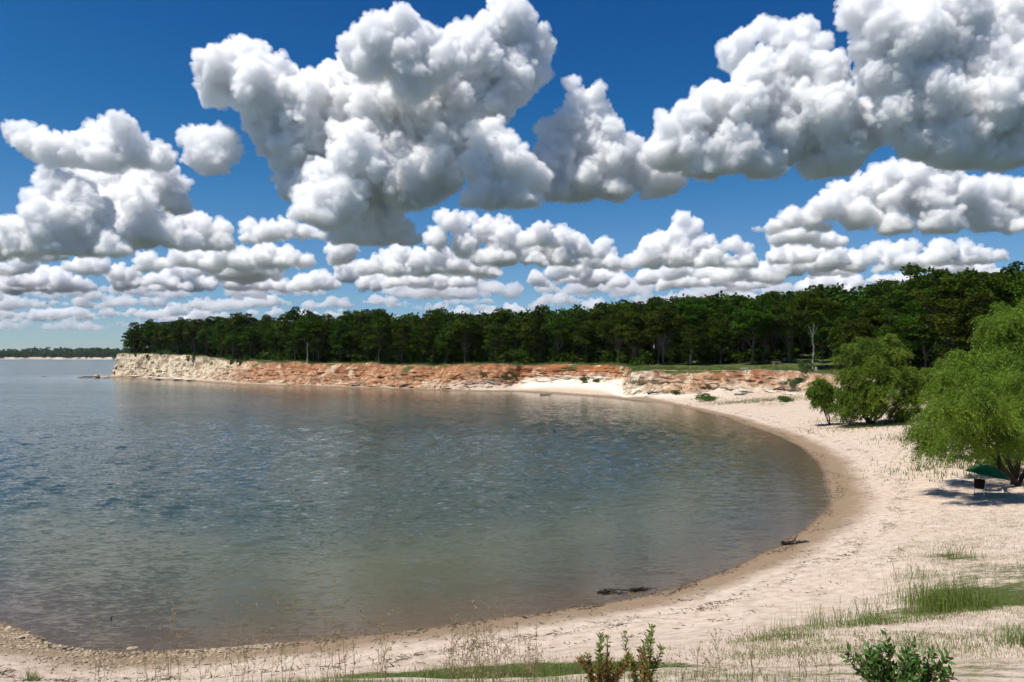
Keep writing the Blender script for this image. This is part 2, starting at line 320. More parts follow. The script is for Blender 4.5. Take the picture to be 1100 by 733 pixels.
for i, (bl, dist, base, sd_, m, vx, tk) in enumerate(CLOUDS):
    o = make_cloud(bl, dist, base, sd_, voxel_px=vx*.62, mat=m, thick=tk, kids=20, veil=CM_veil)
    o['kind'] = 'structure'
_r = random.Random(11); LIFT = 2
# ranks of low cumulus toward the horizon, each rank farther off
for (b0, jit, hgt, n, dist, m, nbm) in ((268, 6, 14, 7, 9000, CM_mid, 6), (283, 6, 14, 15, 9800, CM_mid, 8), (297, 6, 13, 22, 11500, CM_rank, 9), (309, 5, 11, 28, 13500, CM_rank, 10), (320, 5, 9.5, 44, 16500, CM_far, 11), (331, 4, 7.5, 60, 21000, CM_far, 12), (342, 4, 6, 66, 28000, CM_far, 13), (353, 4, 5, 64, 40000, CM_dist, 14)):
    for i in range(n):
        if _r.random() < .08: continue
        x = -60+1220*(i+_r.uniform(-.5, 1.3))/n; x -= 60*(b0 < 300)*(x > 800); nb = _r.randint(2, nbm); bl = []; xx = x; pk = _r.random(); sc = _r.uniform(.55, 1.35); bb = b0+_r.uniform(-jit, jit)
        for j in range(nb):
            u = (j+.5)/nb; r = hgt*sc*_r.uniform(.5, 1.)*(.55+.75*math.exp(-((u-pk)/.35)**2)); bl.append((xx, bb-r*_r.uniform(.3, 1.0), r)); xx += r*_r.uniform(.8, 1.5)
        o = make_cloud(bl, dist*_r.uniform(.92, 1.08), bb, 100+i+b0, voxel_px=1.1, mat=m, thick=.6, kids=9, deep=False, veil=CM_veil if dist < 15000 else None)
        o['kind'] = 'structure'
# ---------- the lake shore as one loft: ribs run from the lake bed over beach and bank to the land behind ----------
def S(px, py): return G(px, py)[:2]
RIBS = [ # shore, beach top, bank top, inland, far inland, white rock, red clay, grass at bank foot
 ((-60,48),(-62,36,1.5),(-62,22,4),(-60,0,7.5),(-60,-60,9)),
 ((-34,33.5),(-36,27,1.2),(-36,15,3.6),(-32,2,7),(-40,-60,9)),
 (S(0,668),(-18.8,22.6,.8),(-17,14.5,3.4),(-14,2,7.4),(-20,-60,9)),
 (S(60,692),(-14.6,21.3,.8),(-12.3,13,3.6),(-9,2,7.6),(-14,-60,9)),
 (S(130,700),(-12,20.8,.7),(-9.7,12.5,3.8),(-7,2,7.7),(-10,-60,9)),
 (S(250,694),(-8.5,20.8,.7),(-6,12,4),(-4,2,7.8),(-6,-60,9)),
 (S(400,681),(-4.3,21.5,.8),(-2.7,12,4.2),(-1.6,2,7.9),(-3,-60,9)),
 (S(500,669),(-1.3,22.2,.85),(-.4,12,4.2),(0,2,7.9),(0,-60,9)),
 (S(600,655),(2,23.3,.9),(2.2,12.3,4.2),(2,2,7.9),(4,-60,9)),
 (S(700,636),(6.4,24.8,1),(5.7,12.6,4.2),(5,2,7.9),(10,-60,9)),
 (S(780,612),(11,27.2,1.1),(11,14,4),(12,3,7.5),(25,-60,9)),
 (S(840,583),(16.7,32,1.2),(20,19,3.5),(26,6,6.5),(60,-40,9)),
 (S(873,560),(22,37.8,1.2),(30,27,2.8),(42,16,5.5),(110,-10,10)),
 (S(888,535),(28,46,1.1),(40,42,2.2),(60,36,5),(140,20,12)),
 (S(887,512),(33,57.5,1.2),(48,58,2.2),(70,60,6),(160,60,14)),
 (S(871,490),(39,71,1.2),(54,75,2.4),(80,85,8),(160,100,16)),
 (S(838,470),(46,91,1.3),(60,95,3),(85,110,9),(160,140,18)),
 (S(800,455.5),(52,114,1.5),(66,118,4),(90,132,9.5),(160,165,18)),
 (S(770,446.5),(60,142,2),(63,146,6.2),(85,160,9),(150,200,18)),
 (S(742,439.5),(55,157,2),(57,162,6.5),(76,182,8.5),(135,225,18)),
 (S(715,434),(42,160,1.9),(44,165,6.6),(61,190,8.2),(115,245,18)),
 (S(690,431),(32,163,1.5),(34,168,6.6),(50,195,8),(100,258,17)),
 (S(670,429.3),(26,168,1.),(28.5,172,6.6),(44,200,8),(92,265,17)),
 (S(655,427.7),(26.3,177,1.4),(29.3,179,6.7),(43,205,8),(88,272,17)),
 (S(635,426),(26.3,193,2.4),(29,196,6.9),(41,214,8),(84,282,17)),
 (S(610,424.4),(23.5,203,3),(25,207,7.2),(36,226,8.3),(80,295,17)),
 (S(590,423),(16,206,3),(17.5,210,7.3),(29,233,8.3),(72,302,17)),
 (S(572,422),(8,209,2.4),(10,213,7.3),(21,238,8.3),(64,308,17)),
 (S(555,421),(1,210.5,1.5),(3,215,7.3),(15,242,8.2),(56,313,17)),
 (S(520,421),(-6,205,.7),(-3.5,214,7.2),(9,245,8.2),(48,318,17)),
 (S(450,419),(-25,214,.6),(-21,223,6.9),(-8,255,8.2),(25,328,15)),
 (S(400,417.5),(-39.5,223.5,.6),(-36,232,7),(-22,262,8.2),(10,338,15)),
 (S(350,416),(-56,233.5,.6),(-52,242,7.3),(-36,270,8.3),(-8,350,15)),
 (S(280,414),(-81,249,.6),(-77,257,7.6),(-60,285,8.6),(-35,365,14)),
 (S(250,413),(-93,257,.7),(-89,265,7.7),(-72,292,8.8),(-48,372,14)),
 (S(200,409.5),(-123,292,1),(-120,299,8.4),(-104,325,9.5),(-80,400,13)),
 (S(160,408),(-146,308,1.2),(-144,314,9.9),(-130,342,10),(-105,410,12)),
 (S(135,406.5),(-166,327,1.2),(-165,332,10.2),(-152,356,10.2),(-130,425,12)),
 (S(120,405.8),(-180,337,1.2),(-180,341,10.2),(-168,365,10.3),(-145,440,12)),
 ((-186,342),(-184,344,1.2),(-182,346,10),(-172,368,10.2),(-148,442,12)),
 ((-187,360),(-184,361,1),(-181,362,9.8),(-168,374,10),(-150,445,12)),
 ((-183,385),(-180,386,1),(-176,386,9.5),(-162,390,9.8),(-150,447,12)),
 ((-165,430),(-161,430,1),(-157,428,9),(-148,432,9.5),(-140,450,12)),
 ((-140,520),(-136,520,1),(-131,518,9),(-125,515,9),(-115,510,10)),
]
nR = len(RIBS)
R_ = np.zeros((nR, 5, 3))
for i, r in enumerate(RIBS):
    R_[i, 0, :2] = r[0]; R_[i, 0, 2] = 0
    for j in range(1, 5): R_[i, j] = r[j]
def per_rib(d, default=0.):
    ks = sorted(d); return np.array([np.interp(i, ks, [d[k] for k in ks]) for i in range(nR)])
rib_white = per_rib({0:1, 17:1, 18:.75, 19:.35, 20:.3, 21:.6, 22:1, 23:.8, 24:.1, 25:.05, 28:0, 29:0, 33:.0, 34:.1, 35:.9, 36:.93, 43:.93})
rib_red = per_rib({0:0, 17:0, 18:.35, 19:.4, 20:.3, 21:.1, 22:0, 23:.5, 24:1, 25:.95, 27:.8, 28:.5, 30:.25, 33:.2, 34:.05, 35:0, 43:0})
rib_cliff = per_rib({0:0, 16:0, 17:.2, 18:1, 43:1})
rib_turf = per_rib({0:.35, 4:.22, 6:.3, 9:.35, 10:.40, 12:.55, 14:.6, 16:.7, 17:.75, 18:.9, 20:.95, 22:.9, 34:.85, 35:.6, 43:.5})
rib_steep = per_rib({0:0, 16:0, 18:1, 34:1, 35:1.6, 43:1.6})
def cr(P, t):
    """Catmull-Rom through rows of P at fractional index t"""
    t = np.clip(t, 0, len(P)-1-1e-6); i = t.astype(int); f = (t-i)
    f = f.reshape(f.shape+(1,)*(P.ndim-1))
    p0 = P[np.maximum(i-1, 0)]; p1 = P[i]; p2 = P[i+1]; p3 = P[np.minimum(i+2, len(P)-1)]
    return .5*((2*p1)+(-p0+p2)*f+(2*p0-5*p1+4*p2-p3)*f*f+(-p0+3*p1-3*p2+p3)*f**3)
# rows: spacing grows with distance from the camera
tt = np.linspace(0, nR-1, 12001); sh = cr(R_[:, 0], tt)
seg = np.linalg.norm(np.diff(sh[:, :2], axis=0), axis=1); mid = (sh[1:, :2]+sh[:-1, :2])/2
dn = seg/np.clip(np.linalg.norm(mid, axis=1)*.0030, .07, .9); cum = np.concatenate([[0], np.cumsum(dn)])
arc = np.concatenate([[0], np.cumsum(seg)])
nrow = int(cum[-1]); T_ = np.interp(np.linspace(0, cum[-1], nrow), cum, tt); A_ = np.interp(T_, tt, arc)
K = cr(R_, T_)                                     # rows x 5 x 3
z0 = np.zeros(nrow); nz = lambda sc, o, n=4: fbm(np.stack([A_/sc, z0+o, z0+.5], 1), n)
def rowv(a): return np.interp(T_, np.arange(nR), a)
wh, rd, cl, tf, stp = map(rowv, (rib_white, rib_red, rib_cliff, rib_turf, rib_steep))
inl = K[:, 2, :2]-K[:, 0, :2]; inl /= np.linalg.norm(inl, axis=1)[:, None]
dcam = np.linalg.norm(K[:, 0, :2], axis=1)
K[:, 0, :2] += inl*(nz(9, 1)*.9*np.clip(dcam/60, .35, 1.3)+nz(1.6, 2)*.12)[:, None]
K[:, 1, :2] += inl*(nz(7, 3)*2.2*cl)[:, None]; K[:, 1, 2] += nz(6, 4)*.8*cl
K[:, 2, :2] += inl*(nz(6, 5, 5)*3.2*cl)[:, None]; K[:, 2, 2] += (nz(14, 6)*.95+nz(38, 26)*.9+nz(5, 16)*.4)*cl
def seg_pts(a, b, n, hf=None, zf=None):
    u = np.linspace(0, 1, n+1)[:-1][None, :, None]
    h = u if hf is None else hf(u); z = u if zf is None else zf(u)
    out = np.empty((nrow, n, 3)); out[:, :, :2] = a[:, None, :2]+(b-a)[:, None, :2]*h; out[:, :, 2] = a[:, None, 2]+(b-a)[:, None, 2]*z[..., 0]
    return out
off = lambda d, z: np.concatenate([K[:, 0, :2]-inl*d, np.full((nrow, 1), z)], 1)
U2, U1, U0 = off(22., -3.2), off(8, -.75), off(3, -.2)
far = np.concatenate([K[:, 4, :2]+(K[:, 4, :2]-K[:, 3, :2])*6, np.full((nrow, 1), 14.)], 1)
tal = (.62+nz(11, 7)*.35)[:, None, None]; tal = np.clip(tal-(stp[:, None, None]-1)*.25*(stp[:, None, None] > 1), .15, .85)
def hcl(u): # horizontal travel up the bank: a sloping apron, then a near-vertical face
    v = np.where(u < .5, u/.5*tal, tal+(u-.5)/.5*(1-tal)); return u*(1-cl[:, None, None])+v*cl[:, None, None]
def zcl(u):
    k = (.42+nz(8, 9)*.25)[:, None, None]; v = np.where(u < .5, u/.5*k, k+(u-.5)/.5*(1-k)); sm = u*u*(3-2*u)*.5+u*.5
    return sm*(1-cl[:, None, None])+v*cl[:, None, None]
parts = [seg_pts(U2, U1, 6), seg_pts(U1, U0, 5), seg_pts(U0, K[:, 0], 6), seg_pts(K[:, 0], K[:, 1], 30), seg_pts(K[:, 1], K[:, 2], 44, hcl, zcl),
         seg_pts(K[:, 2], K[:, 3], 44, lambda u: u**1.25), seg_pts(K[:, 3], K[:, 4], 16), seg_pts(K[:, 4], far, 4), far[:, None, :]]
ucol = np.concatenate([np.full(p.shape[1], i)+np.arange(p.shape[1])/p.shape[1] for i, p in enumerate(parts)])
TP = np.concatenate(parts, 1); ncol = TP.shape[1]
P0 = TP.reshape(-1, 3).copy(); uc = np.tile(ucol, nrow); rep = lambda a: np.repeat(a, ncol)
CLr, WHr, RDr, TFr = rep(cl), rep(wh), rep(rd), rep(tf); INr = np.repeat(inl, ncol, 0); Ar = rep(A_); DC = np.linalg.norm(P0[:, :2], axis=1)
onb = np.clip(uc-4, 0, 1)*(uc < 5)                      # 0..1 up the bank
win = np.where((uc >= 3.4) & (uc < 5), np.sin(np.pi*np.clip((uc-3.4)/1.6, 0, 1))**.6, 0)*CLr
q = P0*[1, 1, .35]
gul = np.abs(fbm(q/6.5, 5, .6))*3.6+fbm(P0/[1.8, 1.8, 1.1], 4, .65)*.9+fbm(P0/[7, 7, .7]+40, 4)*(1.1-.8*WHr)+fbm(P0/[16, 16, 12]+7, 3)*2.2+np.abs(fbm(P0/[4.5, 4.5, 6]+77, 4))*2.6*WHr
TPd = P0.copy(); TPd[:, :2] += INr*((gul-.75)*win*1.15)[:, None]
TPd[:, 2] += fbm(P0/1.3+9, 4, .6)*.6*win
# dry ground relief
dry = np.clip((uc-3.05)*4, 0, 1)*(1-win)
TPd[:, 2] += dry*(fbm(P0/[3.2, 3.2, 9], 4)*.13+fbm(P0/[.55, .55, 9], 3)*.035*np.clip(1.6-DC/60, 0, 1))
TPd[:, 2] += np.clip(uc-5, 0, 1)*fbm(P0/[22, 22, 50]+3, 3)*.9*np.clip(DC/60-.5, 0, 1)
bed = uc < 3; TPd[bed, 2] += fbm(P0[bed]/[2.5, 2.5, 9], 3)*.06
idx = np.arange(nrow*ncol).reshape(nrow, ncol)
FQ = np.stack([idx[:-1, :-1], idx[1:, :-1], idx[1:, 1:], idx[:-1, 1:]], -1).reshape(-1, 4)
M_ground = mat_ground()
me = mesh_np('shore_terrain', TPd, FQ, M_ground)
def set_attr(me, name, v):
    a = me.attributes.new(name, 'FLOAT', 'POINT'); a.data.foreach_set('value', np.asarray(v, np.float32))
shp = np.repeat(TP[:, idx[0][np.argmin(np.abs(ucol-3))], :2], ncol, 0)
ds = np.linalg.norm(P0[:, :2]-shp, axis=1)*np.sign(uc-2.999)
set_attr(me, 'dshore', ds)
topz = rep(K[:, 2, 2]); fcl = CLr*np.clip((uc-3.75)*5, 0, 1)*np.clip((5.04-uc)*30, 0, 1)
tal_r = rep(tal[:, 0, 0])
apron = np.clip((4.35-uc)*4+fbm(P0/5+70, 3)*1.2, 0, 1)*(RDr > .3)        # pale sand spilled down at the foot of the red bank
fcl = fcl*(1-apron*(CLr > .5)*.8)
set_attr(me, 'cliff', fcl)
white = np.clip(WHr+fbm(P0/[3, 3, 2]+30, 4)*.9*(WHr > .02)*(WHr < .98), 0, 1)
white = np.maximum(white, np.clip((4.38-uc)*3, 0, 1)*.75*(RDr < .45)*np.clip(fbm(P0/[9, 9, 3]+12, 3)*2.5+.35, 0, 1))
set_attr(me, 'white', white); set_attr(me, 'bright', np.clip((uc-3.3)*3, 0, 1)*np.clip((4.6-uc)*4, 0, 1)*np.interp(rep(T_), [19, 20.5, 22.5, 27.5, 28.3], [0, .5, 1, 1, 0]))
set_attr(me, 'red', np.clip(RDr*1.1+fbm(P0/[5, 5, 2]+33, 4)*.9, 0, 1)*np.clip((onb-.45)*4, 0, 1)*(RDr > .03))
set_attr(me, 'litter', np.clip((40-ds)/10, 0, 1)*(1-fcl)*(uc > 2.9))
gr = np.clip((uc-5.0)*26, 0, 1)*CLr*np.clip(TFr*1.05, 0, 1)+(1-CLr)*np.where(uc > 5, TFr+.15, np.clip((uc-3.9)*.9, 0, 1)*TFr)
def patch(px, py, z, r, a, ex=1.):
    """more or less turf round a spot on the ground"""
    g = G(px, py, z); d2 = ((P0[:, 0]-g[0])/r)**2+((P0[:, 1]-g[1])/(r*ex))**2
    return a*np.exp(-d2)
gr = gr+CLr*np.clip((uc-4.3)*2, 0, 1)*(uc < 5)*np.clip(fbm(P0/[7, 7, 2.5]+90, 4)*2.6-.12, 0, .75)
for a in ((1020,648,2.2,1.5,.38),(940,668,2.3,1.5,.35),(845,682,2.2,.9,.45),(1080,612,2.2,4.,.36),(1090,655,2.4,2.4,.34),(1060,675,2.5,2.,.28),(1100,700,3,1.6,.25),(1010,590,1.7,1.6,.42),(1090,560,1.6,3.,.3),(560,724,3.9,1.0,.75),(660,722,3.9,.9,.7),(470,727,4,.9,.6),(400,733,4,.8,.55),(740,727,3.9,.6,.5),
          (1040,690,2.6,1.5,-.45),(960,700,3,1.2,-.35),(850,712,3,1.5,-.4),(780,690,2.2,1.6,-.4),(150,722,3,2.5,-.4),
          (830,428,2.,7,.5,1.6),(800,431,2,4,.3,1.),(955,452,1.6,6,.5,1.),(905,455,1.3,4,.3)):
    gr = gr+patch(*a)*(1-fcl)
set_attr(me, 'grass', np.clip(gr, 0, 1)*(ds > 1.5))
set_attr(me, 'rim', CLr*np.clip(1-np.abs(uc-4.985)*28, 0, 1)*np.clip(fbm(P0/[3, 3, 9]+60, 3)*3+.6, 0, 1)*.9)
ter = link('shore_terrain', me); ter['kind'] = 'structure'
# height lookup
from mathutils.bvhtree import BVHTree
_bv = BVHTree.FromPolygons([tuple(v) for v in TPd], [tuple(int(k) for k in f) for f in FQ], epsilon=0)
def ground(x, y, default=0.):
    h = _bv.ray_cast(mathutils.Vector((x, y, 80)), mathutils.Vector((0, 0, -1)))
    return h[0].z if h[0] is not None else default
def hit(px, py):
    """the ground point seen at a photo pixel"""
    rx, rz = ray(px, py); h = _bv.ray_cast(mathutils.Vector((0, 0, H)), mathutils.Vector((rx, 1, rz)).normalized())
    return tuple(h[0]) if h[0] is not None else G(px, py)
def loft(t, d):
    """a point on the land d metres behind the bank top at fractional rib t"""
    k = cr(R_, np.array([t]))[0]; a, b, c = k[2, :2], k[3, :2], k[4, :2]
    L1 = np.linalg.norm(b-a); L2 = np.linalg.norm(c-b)
    p = a+(b-a)*d/L1 if d < L1 else b+(c-b)*min(1.4, (d-L1)/L2)
    return p[0], p[1], ground(p[0], p[1], 9)
# ---------- water ----------
GYF = [20.]
while GYF[-1] < 420: GYF.append(GYF[-1]+max(.12, GYF[-1]*.0044))
GYF = np.array(GYF)
gx = np.unique(np.concatenate([-np.geomspace(60, 7000, 60), np.arange(-60, 42, .36), -np.geomspace(60.4, 260, 330), np.geomspace(60, 7000, 30)]))
gy = np.unique(np.concatenate([np.array([-300., -100, 0]), np.arange(10, 20, 1.), GYF, np.geomspace(425, 12000, 60)]))
X, Y = np.meshgrid(gx, gy, indexing='ij'); W = np.stack([X.ravel(), Y.ravel(), np.zeros(X.size)], 1)
i0 = int(np.argmin(np.abs(ucol-3))); shl = TP[::2, i0, :2]; dmin = np.full(len(W), 1e9); ins = np.zeros(len(W), bool)
near = (np.abs(W[:, 0]) < 420) & (W[:, 1] < 620)
wn = W[near, :2]; shl = shl[::3]; dd = np.full(len(wn), 1e9); jj = np.zeros(len(wn), int)
for k in range(0, len(shl), 60):
    d2 = ((wn[:, None]-shl[None, k:k+60])**2).sum(2); m_ = d2.min(1); a_ = d2.argmin(1)+k; u_ = m_ < dd; dd[u_] = m_[u_]; jj[u_] = a_[u_]
side = ((wn-shl[jj])*inl[::2][::3][jj]).sum(1)
dmin[near] = np.where(side > 0, -np.sqrt(dd), np.sqrt(dd))
dep = np.interp(dmin, [0, 3, 8, 22, 60], [0, .2, .75, 3.2, 9])
dep[dmin < 0] = 0
wr = np.random.RandomState(3); yy_ = W[:, 1]; sp = np.interp(yy_, [20, 30, 230, 400], [.13, .13, 1.0, 5.]); zz_w = np.zeros(len(W)); amp_sh = np.clip(dmin/14, .12, 1)*np.clip((430-yy_)/80, 0, 1)*(np.abs(W[:, 0]) < 260)
patchy = .85+.3*np.clip(fbm(W/[26, 13, 9], 3)*1.6+.4, 0, 1)
dxg = np.repeat(np.gradient(gx), len(gy)); sp = np.maximum(sp, dxg)
for k in range(64):
    lam = .3*(1.7/.3)**wr.rand(); th = pi/2+.25+wr.normal()*.5; kk_ = 2*pi/lam; ok = np.clip(lam/sp/2.3-1, 0, 1); ph = wr.rand()*6.28
    zz_w += ok*(WSLOPE*.177/kk_)*np.sin(kk_*(W[:, 0]*cos(th)+W[:, 1]*sin(th))+ph+1.5*np.sin(W[:, 0]*.13+k))
lee = 1-(1-np.clip(dmin/55, .22, 1))*np.clip((yy_-95)/60, 0, 1)
W[:, 2] = zz_w*amp_sh*patchy*lee
nx, ny = len(gx), len(gy); idw = np.arange(nx*ny).reshape(nx, ny)
FW = np.stack([idw[:-1, :-1], idw[1:, :-1], idw[1:, 1:], idw[:-1, 1:]], -1).reshape(-1, 4)
keep = (dmin[FW] > -6).any(1); FW = FW[keep]
me = mesh_np('lake_water', W, FW, mat_water()); set_attr(me, 'dep', dep); set_attr(me, 'lee', lee)
wat = link('lake_water', me); wat['kind'] = 'structure'
bedm = mesh_np('lake_bed', [(-7000, -400, -3.3), (7000, -400, -3.3), (7000, 12000, -3.3), (-7000, 12000, -3.3)], [[0, 1, 2, 3]], M_ground)
lb = link('lake_bed', bedm); lb['kind'] = 'structure'
# ---------- trees and plants ----------
def tubes(paths, sides=6):
    """paths: list of (points nx3, radii n) -> one mesh's verts, quads"""
    V = []; Fq = []; n0 = 0; a = np.arange(sides)*2*pi/sides
    for P, R in paths:
        P = np.asarray(P, float); R = np.asarray(R, float); T = np.gradient(P, axis=0); T /= np.linalg.norm(T, axis=1)[:, None]+1e-9
        u = np.cross(T, [0.31, .95, .07]); u /= np.linalg.norm(u, axis=1)[:, None]+1e-9; v = np.cross(T, u)
        ring = P[:, None]+R[:, None, None]*(u[:, None]*np.cos(a)[None, :, None]+v[:, None]*np.sin(a)[None, :, None])
        n = len(P); V.append(ring.reshape(-1, 3)); ii = n0+np.arange(n*sides).reshape(n, sides); jj = np.roll(ii, -1, 1)
        Fq.append(np.stack([ii[:-1], jj[:-1], jj[1:], ii[1:]], -1).reshape(-1, 4)); n0 += n*sides
    return np.concatenate(V), np.concatenate(Fq)
def limb(p0, p1, r0, r1, rs, n=6, wob=.08, sag=0.):
    u = np.linspace(0, 1, n)[:, None]; p0 = np.array(p0, float); p1 = np.array(p1, float); L = np.linalg.norm(p1-p0)
    P = p0+(p1-p0)*u+rs.normal(size=(n, 3))*wob*L*np.sin(pi*u)*.6; P[:, 2] += sag*L*np.sin(pi*u[:, 0])
    return P, r0+(r1-r0)*u[:, 0]
def leaf_quads(c, d, w, L, rs):
    """leaves at c pointing along d, length L, width w"""
    n = len(c); d = d/(np.linalg.norm(d, axis=1)[:, None]+1e-9)
    s = np.cross(d, rs.normal(size=(n, 3))); s /= np.linalg.norm(s, axis=1)[:, None]+1e-9
    L = np.broadcast_to(L, (n,))[:, None]; w = np.broadcast_to(w, (n,))[:, None]
    V = np.stack([c, c+d*L*.45+s*w, c+d*L, c+d*L*.5-s*w], 1).reshape(-1, 3)
    return V, np.arange(4*n).reshape(n, 4)
def leaf_mesh(name, V, Fq, tint, mat):
    me = mesh_np(name, V, Fq, mat, False); set_attr(me, 'tint', np.repeat(tint, 4)); return me
M_oak = mat_leaf('oak_leaves', OAK_D, OAK_L, .22, .1, hue=.035)
M_willow = mat_leaf('willow_leaves', WIL_D, WIL_L, .45, .3, hue=.01)
M_shrub = mat_leaf('shrub_leaves', (.018, .06, .012), (.07, .15, .03), .3, .4)
M_bark = mat_noisy('grey_bark', (.05, .042, .035), (.15, .13, .11), 6, .95, .1, .03, (1, 1, .3))
M_dbark = mat_noisy('dark_bark', (.02, .016, .012), (.06, .048, .036), 6, .95, .1, .03, (1, 1, .3))
def oak_meshes(seed, h=17., lower=.30, leaves=8500, spread=.42):
    rs = np.random.RandomState(seed); R = h*spread*.62; zc = h*(lower+1)/2; rz = h*(1-lower)/2
    n = 84; c = []
    while len(c) < n:
        v = rs.normal(size=3); v /= np.linalg.norm(v); rr = rs.uniform(.25, 1)**.45
        if v[2] < -.75: continue
        p = np.array([v[0]*R*rr, v[1]*R*rr, zc+v[2]*rz*rr*(.9 if v[2] > 0 else .95)])
        p[:2] *= 1+.25*math.sin(3*math.atan2(v[1], v[0])+seed); c.append(p)
    c = np.array(c); sz = rs.uniform(.07, .135, n)*h*.66
    tr = [limb((0, 0, -.8), (rs.normal()*.4, rs.normal()*.4, h*.62), .026*h*.62, .009*h, rs, 8, .03)]
    for k in rs.permutation(n)[:18]:
        z0_ = rs.uniform(.25, .55)*h; b = tr[0][0][min(7, int(z0_/(h*.62)*7))]
        tr.append(limb(b, c[k], .007*h, .0025*h, rs, 5, .08))
    for _ in range(3):   # a few dead lower twigs
        z0_ = rs.uniform(.16, .3)*h; th = rs.uniform(0, 6.28); tr.append(limb((0, 0, z0_), (cos(th)*h*.12, sin(th)*h*.12, z0_+h*.04), .003*h, .001*h, rs, 4, .1))
    which = rs.choice(n, leaves, p=sz**2/(sz**2).sum()); g = rs.normal(size=(leaves, 3)); g /= np.linalg.norm(g, axis=1)[:, None]
    g[:, 2] = np.abs(g[:, 2])*.9-.25*(rs.rand(leaves) < .35); rad = rs.uniform(.3, 1.05, leaves)**.5
    pos = c[which]+g*(sz[which]*rad)[:, None]*[1.05, 1.05, .8]
    d = g+rs.normal(size=(leaves, 3))*.7; d[:, 2] *= .6
    V, Fq = leaf_quads(pos, d, rs.uniform(.11, .2, leaves)*h/17, rs.uniform(.36, .66, leaves)*h/17, rs)
    tint = np.clip(rs.normal(.42, .26, n)[which]+rs.normal(0, .12, leaves), 0, 1)
    tv, tf_ = tubes(tr, 6)
    return leaf_mesh('oak_crown', V, Fq, tint, M_oak), mesh_np('oak_trunk', tv, tf_, M_bark)
def spray_tree(seed, clumps, base, nleaf, twig, leafL, leafW, mat, bark, trunks, cone=.9, mname='willow', droop=1.):
    """a tree given by foliage clumps (centre, radius); hanging twigs carry narrow leaves"""
    rs = np.random.RandomState(seed); sub = []
    for c, r in clumps:
        sub.append((np.array(c), r*.5))
        for _ in range(7):
            g = rs.normal(size=3); g /= np.linalg.norm(g); g[2] = g[2]*.8+.1; sub.append((np.array(c)+g*r*.62, r*rs.uniform(.24, .42)))
    C_ = np.array([c for c, r in sub]); Rr = np.array([r for c, r in sub])
    ntw = nleaf//26; w_ = rs.choice(len(C_), ntw, p=Rr**2/(Rr**2).sum()); g = rs.normal(size=(ntw, 3)); g /= np.linalg.norm(g, axis=1)[:, None]
    g[:, 2] = g[:, 2]*.9+.12; st = C_[w_]+g*(Rr[w_]*rs.uniform(.35, 1., ntw)**.6)[:, None]*[1, 1, .85]
    tl = twig*rs.uniform(.5, 1.3, ntw); u = np.tile(np.linspace(.05, 1, 26), ntw); tw = np.repeat(np.arange(ntw), 26)
    out = g*[1, 1, .3]*.75+rs.normal(size=(ntw, 3))*.25; dr = droop*rs.uniform(.5, 1.25, ntw)
    P = st[tw]+out[tw]*(u*tl[tw]*.8)[:, None]; P[:, 2] -= (u**1.7)*tl[tw]*dr[tw]
    P += rs.normal(size=P.shape)*leafL*.3
    dirn = out[tw].copy(); dirn[:, 2] -= 1.5*u*dr[tw]; dirn += rs.normal(size=P.shape)*.55
    n = len(P); V, Fq = leaf_quads(P, dirn, leafW*rs.uniform(.7, 1.3, n), leafL*rs.uniform(.6, 1.3, n), rs)
    tint = np.clip(rs.normal(.5, .2, len(C_))[w_][tw]+rs.normal(0, .16, ntw)[tw]+rs.normal(0, .08, n), 0, 1)
    tr = []
    for (b, t, r) in trunks: tr.append(limb(b, t, r, r*.45, rs, 7, .05))
    tops = [np.array(t) for b, t, r in trunks]
    for c, r in clumps:
        k = int(np.argmin([np.linalg.norm(t[:2]-np.array(c)[:2])+.3*abs(t[2]-c[2]) for t in tops])); P_ = tr[k][0]
        s_ = P_[rs.randint(3, 7)]; tr.append(limb(s_, c, trunks[k][2]*.4, .015, rs, 6, .08))
    tv, tf_ = tubes(tr, 7)
    return leaf_mesh(mname+'_crown', V, Fq, tint, mat), mesh_np(mname+'_trunk', tv, tf_, bark)
def put_tree(name, crown, trunk, loc, rz, s, label, cat, group=None):
    e = bpy.data.objects.new(name, None); COL.objects.link(e); e.location = loc; e.rotation_euler = (0, 0, rz); e.scale = (s[0], s[0], s[1]); e.empty_display_size = .3
    e['label'] = label; e['category'] = cat
    if group: e['group'] = group
    link('trunk', trunk, e); link('crown', crown, e); return e
OAKS = [oak_meshes(100+i, 17., [.04, .07, .28, .05, .22, .03, .30, .10][i]) for i in range(8)]
rr = random.Random(5); spots = []
def try_spot(x, y, z, dmin_, hs):
    if any((x-a)**2+(y-b)**2 < dmin_**2 for a, b, *_ in spots): return
    spots.append((x, y, z, hs))
for ri, d in enumerate((4.5, 12, 21, 31, 43)):
    t = 16.6
    while t < 38.4:
        dd = d+rr.uniform(-2.5, 2.5)
        if 18.3 < t < 22.9: dd += 9 if ri else 13
        if t > 36.8: dd = min(dd, d*.8+2)
        x, y, z = loft(t, dd); hs = rr.uniform(.7, 1.12)*(.84 if ri == 0 else 1.)*(1.15 if rr.random() < .08 else 1)
        if t > 37.6: hs *= .8
        if abs(x)/y < .78: try_spot(x, y, z, 5.2, hs)
        tx, ty, _ = loft(t+.02, dd); st = math.hypot(tx-x, ty-y)/.02; t += (7.6 if ri < 4 else 9)*rr.uniform(.75, 1.25)/max(st, 4)
for ri in range(150):       # the wooded rise on the right
    t = rr.uniform(14.6, 21); d = rr.uniform(12, 100); x, y, z = loft(t, d)
    if x/y < .76 and y > 62: try_spot(x, y, z, 7.5, rr.uniform(.9, 1.12))
print('oaks', len(spots))
spots.sort(key=lambda s: math.hypot(s[0], s[1]))
